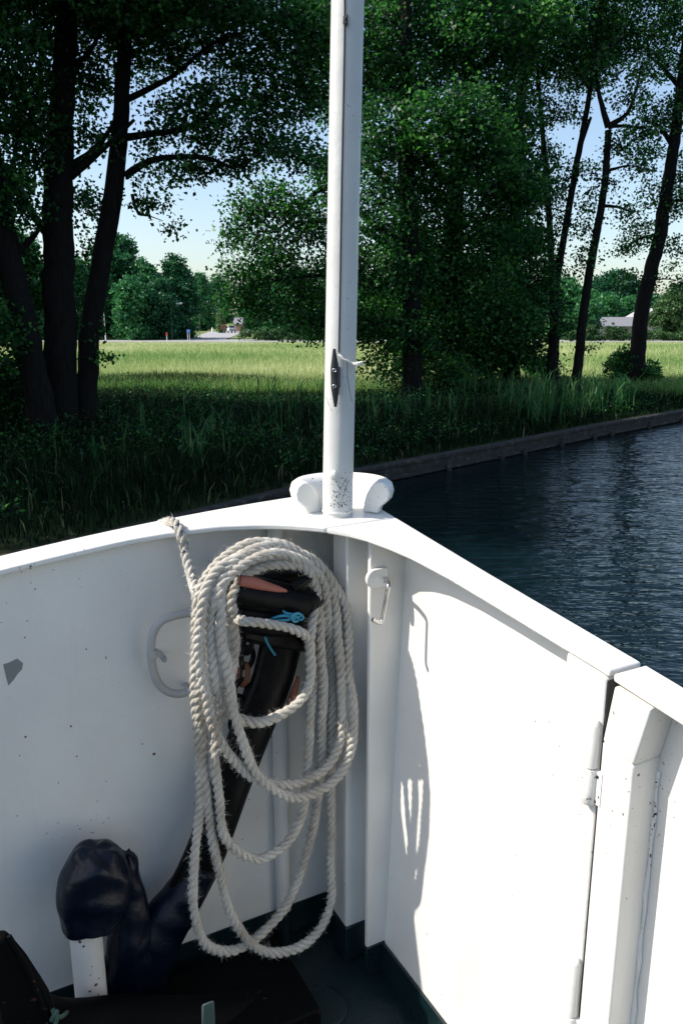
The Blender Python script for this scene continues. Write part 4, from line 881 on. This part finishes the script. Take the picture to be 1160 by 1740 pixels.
# bushes
HG = 'bushes along the far road'
def bush(px, top, wpx, D, lab, mt='leaf_light', leaf=.24, tm=.45, hr=.55, group=HG):
    s = D / F; x = atY(px, 545, D)[0]; h = max(.6, atY(px, top, D)[2] - GZ); w = wpx * s / 2
    tr = [((x, D, GZ - .1), .06), ((x, D, GZ + h * .4), .04), ((x, D, GZ + h * .7), .015)]
    bl_ = [((x + random.uniform(-.75, .75) * w, D + random.uniform(-.7, .7), GZ + h * random.uniform(.25, .72)), (w * .34, .8, h * .3), 1.1) for _ in range(9)]
    return make_tree('bush', lab, 'bush', tr, [], bl_, leaf=leaf, mt=mt, group=group, spread=leaf * .8, tmean=tm, seg=6, twig=2)
for px, top, w, lab, tm in ((432, 556, 56, 'pale green bush beside the side road, first right of the white car', .5), (475, 558, 56, 'pale green bush in the middle of the row right of the side road', .4), (520, 560, 56, 'pale green bush at the flagpole end of the row by the side road', .4),
                       (985, 560, 60, 'bush between the thin right stems on the far verge', .3), (1015, 563, 46, 'low bush in front of the left end of the long grey roof', .5), (1048, 549, 44, 'taller dark green bush in front of the long grey roof', .1), (1075, 562, 50, 'low bush just left of the stout leaning trunk', .4), (1112, 558, 50, 'low bush just right of the stout leaning trunk', .55), (1150, 562, 54, 'low bush at the right edge in front of the houses', .5), (1005, 549, 26, 'small upright bush at the left end of the long grey roof', .1)):
    bush(px, top, w, 115.5 if px > 900 else 117, lab, tm=tm)
bush(1080, 582, 104, 32.5, 'dark leafy bush round the foot of the stout leaning trunk', 'leaf', .10, .55, group='bushes on the river bank')
bush(930, 600, 60, 33, 'dark bush at the foot of the thin stems right of the dense alders', 'leaf', .10, .45, group='bushes on the river bank')
bush(15, 600, 70, 21, 'dark leafy bush at the left edge beside the leaning trunk', 'leaf', .10, .4, group='bushes on the river bank')

# ------------------------------------------------------------------ grass and reeds
def blades(x, y, z, h, w, lean=.35, up=None):
    n_ = len(x); th = rng.uniform(0, 2 * math.pi, n_); fx, fy = np.cos(th), np.sin(th); lt = rng.uniform(0, 2 * math.pi, n_); la = np.abs(rng.normal(0, lean, n_))
    lx, ly = np.cos(lt) * la, np.sin(lt) * la; b = np.stack([x, y, z], 1); sd = np.stack([fx, fy, 0 * fx], 1) * w[:, None] / 2
    m_ = b + np.stack([lx * h * .3, ly * h * .3, h * .58], 1); t = b + np.stack([lx * h, ly * h, h * (1 - .25 * la)], 1)
    Vv = np.stack([b - sd, b + sd, m_ + sd * .8, m_ - sd * .8, t + sd * .12, t - sd * .12], 1).reshape(-1, 3)
    i = np.arange(n_)[:, None] * 6; Ff = np.vstack([i + np.array([[0, 1, 2, 3]]), i + np.array([[3, 2, 4, 5]])]); return Vv, Ff
def in_view(x, y, m=.08): return np.abs(x / np.maximum(y, .1)) < (.445 + m)
def scatter(n_, y0, y1, pw=1.0):
    y = y0 + (y1 - y0) * rng.uniform(0, 1, n_) ** pw; x = rng.uniform(-1, 1, n_) * y * .54; return x, y
fld = lambda x, y: np.sin(x * .16 + 1.3 * np.sin(y * .05)) * .5 + np.sin(y * .21 + .6 * np.sin(x * .09)) * .5
# dark tall grass on the near bank
x, y = scatter(190000, 8.5, 36, .62); bd = bank_dist(x, y); k = bd > .12; x, y, bd = x[k], y[k], bd[k]
h = (rng.uniform(.15, .62, len(x)) + .25 * np.clip(fld(x * 3, y * 3), -.6, 1)) * np.clip(.35 + bd * .55, .3, 1.0); w = rng.uniform(.008, .016, len(x)) * (1 + y / 25)
Vv, Ff = blades(x, y, np.full(len(x), GZ) - .16 * np.clip(1 - bd / 1.6, 0, 1), np.maximum(h, .12), w, .55)
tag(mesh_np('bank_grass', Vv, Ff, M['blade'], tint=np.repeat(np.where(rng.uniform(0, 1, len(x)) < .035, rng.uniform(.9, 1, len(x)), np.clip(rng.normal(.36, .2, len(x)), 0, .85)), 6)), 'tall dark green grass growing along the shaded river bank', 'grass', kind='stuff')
# broad-leaved weeds among the grass
x, y = scatter(5200, 9, 33, .7); bd = bank_dist(x, y); k = (bd > .4) & (fld(x * 5 + 3, y * 4) > -.25); x, y, bd = x[k], y[k], bd[k]
hh = rng.uniform(.2, .8, len(x)) * np.clip(.4 + bd * .5, .3, 1); c = np.repeat(np.stack([x, y, np.full(len(x), GZ)], 1), 14, 0); fz = rng.uniform(.1, 1, len(c))
c[:, 2] += np.repeat(hh, 14) * fz; c[:, :2] += rng.normal(0, .13, (len(c), 2))
tag(mesh_np('bank_weeds', leaf_quads(c, .085, 1.2, .55), np.arange(len(c) * 4).reshape(-1, 4), M['leaf'], tint=np.repeat(np.clip(rng.normal(.4, .22, len(c)), 0, 1), 4)), 'broad leaved green weeds among the shaded bank grass', 'weeds', kind='stuff')
# pale meadow
x, y = scatter(330000, 29.5, 113, 1.35); bd = bank_dist(x, y); k = bd > 1; x, y = x[k], y[k]
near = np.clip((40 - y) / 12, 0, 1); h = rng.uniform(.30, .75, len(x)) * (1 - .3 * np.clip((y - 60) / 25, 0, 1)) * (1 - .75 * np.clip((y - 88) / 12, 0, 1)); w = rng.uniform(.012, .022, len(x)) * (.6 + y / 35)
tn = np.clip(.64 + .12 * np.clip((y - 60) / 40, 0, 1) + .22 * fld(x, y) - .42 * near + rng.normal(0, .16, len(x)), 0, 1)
Vv, Ff = blades(x, y, np.full(len(x), GZ), h, w, .4)
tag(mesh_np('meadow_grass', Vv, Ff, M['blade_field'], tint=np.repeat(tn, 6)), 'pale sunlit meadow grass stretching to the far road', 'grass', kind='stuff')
# verge beyond the road
x = rng.uniform(-60, 70, 30000); y = rng.uniform(113.5 + 6, 135, 30000)
ok = ~((x > -26) & (x < -12.0)); x, y = x[ok], y[ok]
Vv, Ff = blades(x, y, np.full(len(x), GZ), rng.uniform(.25, .7, len(x)), np.full(len(x), .08), .4)
tag(mesh_np('verge_grass', Vv, Ff, M['blade'], tint=np.repeat(np.clip(rng.normal(.7, .15, len(x)), 0, 1), 6)), 'green verge grass beyond the far road', 'grass', kind='stuff')
# reeds at the water's edge
rx, ryy = [], []
for cx, cy, n_, sp in ((940, 715, 60, .8), (1010, 700, 70, .9), (905, 720, 30, .6), (345, 800, 9, .3), (300, 760, 5, .5), (420, 760, 7, .6), (500, 740, 6, .5), (640, 740, 12, .8), (720, 730, 12, .8), (460, 700, 5, 1.0), (820, 690, 30, .8), (200, 800, 4, .7), (560, 720, 5, .8)):
    c = atZ(cx, cy, GZ); rx.append(c[0] + rng.normal(0, sp, n_)); ryy.append(c[1] + rng.normal(0, sp * .7, n_))
rx = np.concatenate(rx); ryy = np.concatenate(ryy); k = bank_dist(rx, ryy) > .15; rx, ryy = rx[k], ryy[k]
hh = rng.uniform(.8, 1.35, len(rx)); Vs, Fs_, ts = [], [], []; b0 = 0
Vv, Ff = blades(rx, ryy, np.full(len(rx), GZ - .1), hh, np.full(len(rx), .016), .10); Vs.append(Vv); Fs_.append(Ff); b0 += len(Vv); ts.append(np.full(len(Vv), .4))
for lv in range(5):
    zz = GZ - .1 + hh * (.22 + .15 * lv); Vv, Ff = blades(rx, ryy, zz, hh * rng.uniform(.32, .5, len(rx)), np.full(len(rx), .032), .65); Vs.append(Vv); Fs_.append(Ff + b0); b0 += len(Vv); ts.append(np.repeat(np.clip(rng.normal(.55, .25, len(rx)), 0, 1), 6))
tag(mesh_np('reeds', np.vstack(Vs), np.vstack(Fs_), M['reed'], tint=np.concatenate(ts)), 'upright green reeds at the edge of the river bank', 'reeds', kind='stuff')

# ------------------------------------------------------------------ far road things
def lamp(px, base_py, top_py, D, arm, lab):
    x = atY(px, base_py, D)[0]; zt_ = atY(px, top_py, D)[2]; t = empty('street_lamp', (x, D, GZ), lab, 'street lamp', 'street lamps by the far road')
    mb = MB(); mb.tube([(x, D, GZ), (x, D, GZ + 1.2), (x, D, zt_ - .5)], [.06, .05, .04], 10); mb.build('pole', M['galv_dark'], t)
    xa = x + arm * D / F; mb = MB(); mb.tube(catmull([(x, D, zt_ - .5), (x + (xa - x) * .35, D, zt_ - .12), (xa, D, zt_)], .2), .035, 8); mb.build('arm', M['galv_dark'], t)
    mb = MB(); mb.tube([(xa - .05, D, zt_), (xa + .25, D, zt_ + .05), (xa + .75, D, zt_ + .06), (xa + .95, D, zt_ + .04)], [(.09, .07), (.16, .11), (.17, .11), (.06, .05)], 12); mb.build('lamp_head', M['lamp_head'], t)
lamp(293, 577, 516, 121, 9, 'street lamp with a pale head in front of the dark tree, nearer of the two')
lamp(340, 573, 514, 150, 8, 'street lamp by the side road, farther right of the two')
D = 116; x = atY(180, 577, D)[0]; t = empty('marker_pole', (x, D, GZ), 'thin pale pole with a white foot beside the far road at left', 'pole')
mb = MB(); mb.tube([(x, D, GZ + 1.3), (x, D, atY(180, 521, D)[2])], .06, 8); mb.build('shaft', M['galv'], t)
mb = MB(); mb.tube([(x, D, GZ), (x, D, GZ + 1.31)], .085, 8); mb.build('foot', M['sign_white'], t)
mb = MB(); mb.box((x - .12, D, atY(180, 521, D)[2]), (.22, .05, .2)); mb.build('box', M['galv'], t)
D = 114.5; x = atY(321, 578, D)[0]; t = empty('road_sign', (x, D, GZ), 'small square blue road sign on two white posts by the side road', 'sign')
zt_ = atY(321, 559.5, D)[2]; zb_ = atY(321, 565.5, D)[2]
mb = MB(); mb.box((x, D - .06, (zt_ + zb_) / 2), (.27, .02, (zt_ - zb_) / 2)); pn = mb.build('sign_panel', M['sign_blue'], t)
mb = MB(); mb.prism([(x - .16, D - .085, zb_ + .12), (x - .06, D - .085, zb_ + .12), (x + .17, D - .085, zt_ - .12), (x + .07, D - .085, zt_ - .12)], (0, .004, 0)); mb.build('white_arrow', M['sign_white'], pn, smooth=False)
for s in (-.13, .13): mb = MB(); mb.tube([(x + s, D, GZ), (x + s, D, zt_ - .05)], .035, 8); mb.build('post', M['sign_white'], t)
D = 115; x = atY(284, 577, D)[0]; t = empty('marker_post', (x, D, GZ), 'short marker post with a red and white top left of the blue sign', 'post')
mb = MB(); mb.tube([(x, D, GZ), (x, D, GZ + .8)], .05, 8); mb.build('post', M['sign_white'], t); mb = MB(); mb.box((x, D - .06, GZ + 1.0), (.13, .02, .22)); mb.build('red_plate', M['sign_red'], t)
for px, D, h, lab in ((361, 200, 3.0, 'short white bollard on the verge, left of the two'), (375, 200, 3.0, 'short white bollard on the verge nearest the white car')):
    x = atY(px, 560, D)[0]; mb = MB(); mb.lathe((x, D, GZ), [(.2, 0), (.2, 1.0), (.14, 1.15), (.01, 1.2)], 12); tag(mb.build('road_bollard', M['sign_white']), lab, 'bollard', 'white bollards by the side road')
D = 170; x = atY(380, 560, D)[0]; t = empty('brown_sign', (x, D, GZ), 'brown board on a thin post in the side road beside the white car', 'sign')
mb = MB(); mb.tube([(x, D, GZ), (x, D, GZ + 1.2)], .05, 8); mb.build('post', M['galv'], t); mb = MB(); mb.box((x, D - .08, GZ + 1.5), (.62, .03, .45)); mb.build('board', M['brown'], t, bevel=.02)
# white car
D = 190; cx = atY(391, 560, D)[0]; t = empty('car', (cx, D, GZ), 'small white car parked at the far end of the side road', 'car')
hw = .85; prof = [(-1.9, .35), (-1.95, .75), (-1.75, 1.0), (-.9, 1.08), (-.35, 1.62), (.9, 1.66), (1.6, 1.15), (1.9, 1.05), (1.95, .4)]
mb = MB(); rz = R(-65); tf = lambda X, Y_, Z: (cx + X * math.cos(rz) - Y_ * math.sin(rz), D + X * math.sin(rz) + Y_ * math.cos(rz), GZ + Z + .05)
mb.strip([tf(X, -hw, Z) for X, Z in prof], [tf(X, hw, Z) for X, Z in prof], (0, 0, -.02)); mb.prism([tf(X, -hw, Z) for X, Z in prof], [a - b for a, b in zip(tf(0, hw, 0), tf(0, -hw, 0))]); mb.build('body', M['car'], t, bevel=.08)
for nm, q in (('windscreen', [(-.92, 1.10), (-.40, 1.60)]), ('rear_window', [(.95, 1.64), (1.55, 1.2)])):
    (X0, Z0), (X1, Z1) = q; sg = -.03 if nm == 'windscreen' else .03; mb = MB(); mb.prism([tf(X0 + sg, -.7, Z0), tf(X0 + sg, .7, Z0), tf(X1 + sg, .62, Z1), tf(X1 + sg, -.62, Z1)], (0, 0, .03)); mb.build(nm, M['glass'], t, smooth=False)
for s in (-1, 1): mb = MB(); mb.prism([tf(-.75, s * (hw + .01), 1.12), tf(1.4, s * (hw + .01), 1.16), tf(.85, s * (hw + .01), 1.56), tf(-.35, s * (hw + .01), 1.54)], [a - b for a, b in zip(tf(0, s * .02, 0), tf(0, 0, 0))]); mb.build('side_window', M['glass'], t, smooth=False)
for X in (-1.25, 1.25):
    for s in (-1, 1): mb = MB(); a0 = Vector(tf(X, s * (hw - .1), .28)); a1 = Vector(tf(X, s * (hw + .04), .28)); mb.lathe(a0, [(.33, 0), (.33, .14), (.2, .15), (.01, .15)], 18, axis=a1 - a0); mb.build('wheel', M['tyre'], t)
# houses
def house(x0, x1, eave, ridge, D, dep, lab, wall, roof, wins=(), gable=False):
    xa = atY(x0, 545, D)[0]; xb = atY(x1, 545, D)[0]; ze = atY(0, eave, D)[2]; zr = atY(0, ridge, D)[2]; t = empty('house', ((xa + xb) / 2, D + dep / 2, GZ), lab, 'house', None)
    mb = MB(); mb.box(((xa + xb) / 2, D + dep / 2, (GZ + ze) / 2), ((xb - xa) / 2, dep / 2, (ze - GZ) / 2)); wl = mb.build('wall', wall, t, smooth=False)
    mb = MB()
    if gable: 
        xm = (xa + xb) / 2; mb.strip([(xa - .4, D - .4, ze), (xm, D - .4, zr), (xb + .4, D - .4, ze)], [(xa - .4, D + dep + .4, ze), (xm, D + dep + .4, zr), (xb + .4, D + dep + .4, ze)], (0, 0, .18)); mb.prism([(xa, D + .05, ze), (xb, D + .05, ze), (xm, D + .05, zr)], (0, dep - .1, 0))
    else:
        ym = D + dep / 2; mb.strip([(xa - .4, D - .5, ze - .1), (xa - .4, ym, zr), (xa - .4, D + dep + .5, ze - .1)], [(xb + .4, D - .5, ze - .1), (xb + .4, ym, zr), (xb + .4, D + dep + .5, ze - .1)], (0, 0, .2)); mb.prism([(xa, D + .05, ze), (xa, ym, zr - .02), (xa, D + dep - .05, ze)], (xb - xa, 0, 0))
    mb.build('roof', roof, t, smooth=False)
    for px, py, w_, h_ in wins:
        c = atY(px, py, D); s = D / F; mb = MB(); mb.box((c[0], D - .05, c[2]), (w_ * s / 2, .06, h_ * s / 2)); wf = mb.build('window', M['sign_white'], t)
        mb = MB(); mb.box((c[0], D - .12, c[2]), (w_ * s / 2 * .7, .02, h_ * s / 2 * .7)); mb.build('pane', M['glass'], wf, smooth=False)
house(998, 1088, 555, 540.5, 150, 9, 'long low house with a grey ridged roof behind the right hedge', M['house_wall'], M['roof'], ((1021, 558, 5, 6), (1037, 557, 6, 6)))
house(1092, 1134, 540, 525, 160, 9, 'house with a pale gable roof right of the stout leaning trunk', M['house_wall'], M['roof_light'], ((1118, 556, 8, 8),), gable=True)
house(1146, 1200, 556, 541, 140, 9, 'house at the right edge with a grey roof and pale wall', M['house_wall'], M['roof_light'], ((1160, 558, 6, 6),))
house(398, 409, 551, 541, 215, 8, 'small pinkish brick house behind the white car', M['brick'], M['roof'])
house(905, 921, 552, 545, 160, 8, 'house with a reddish roof glimpsed through the dark alders', M['house_wall'], M['brick'])
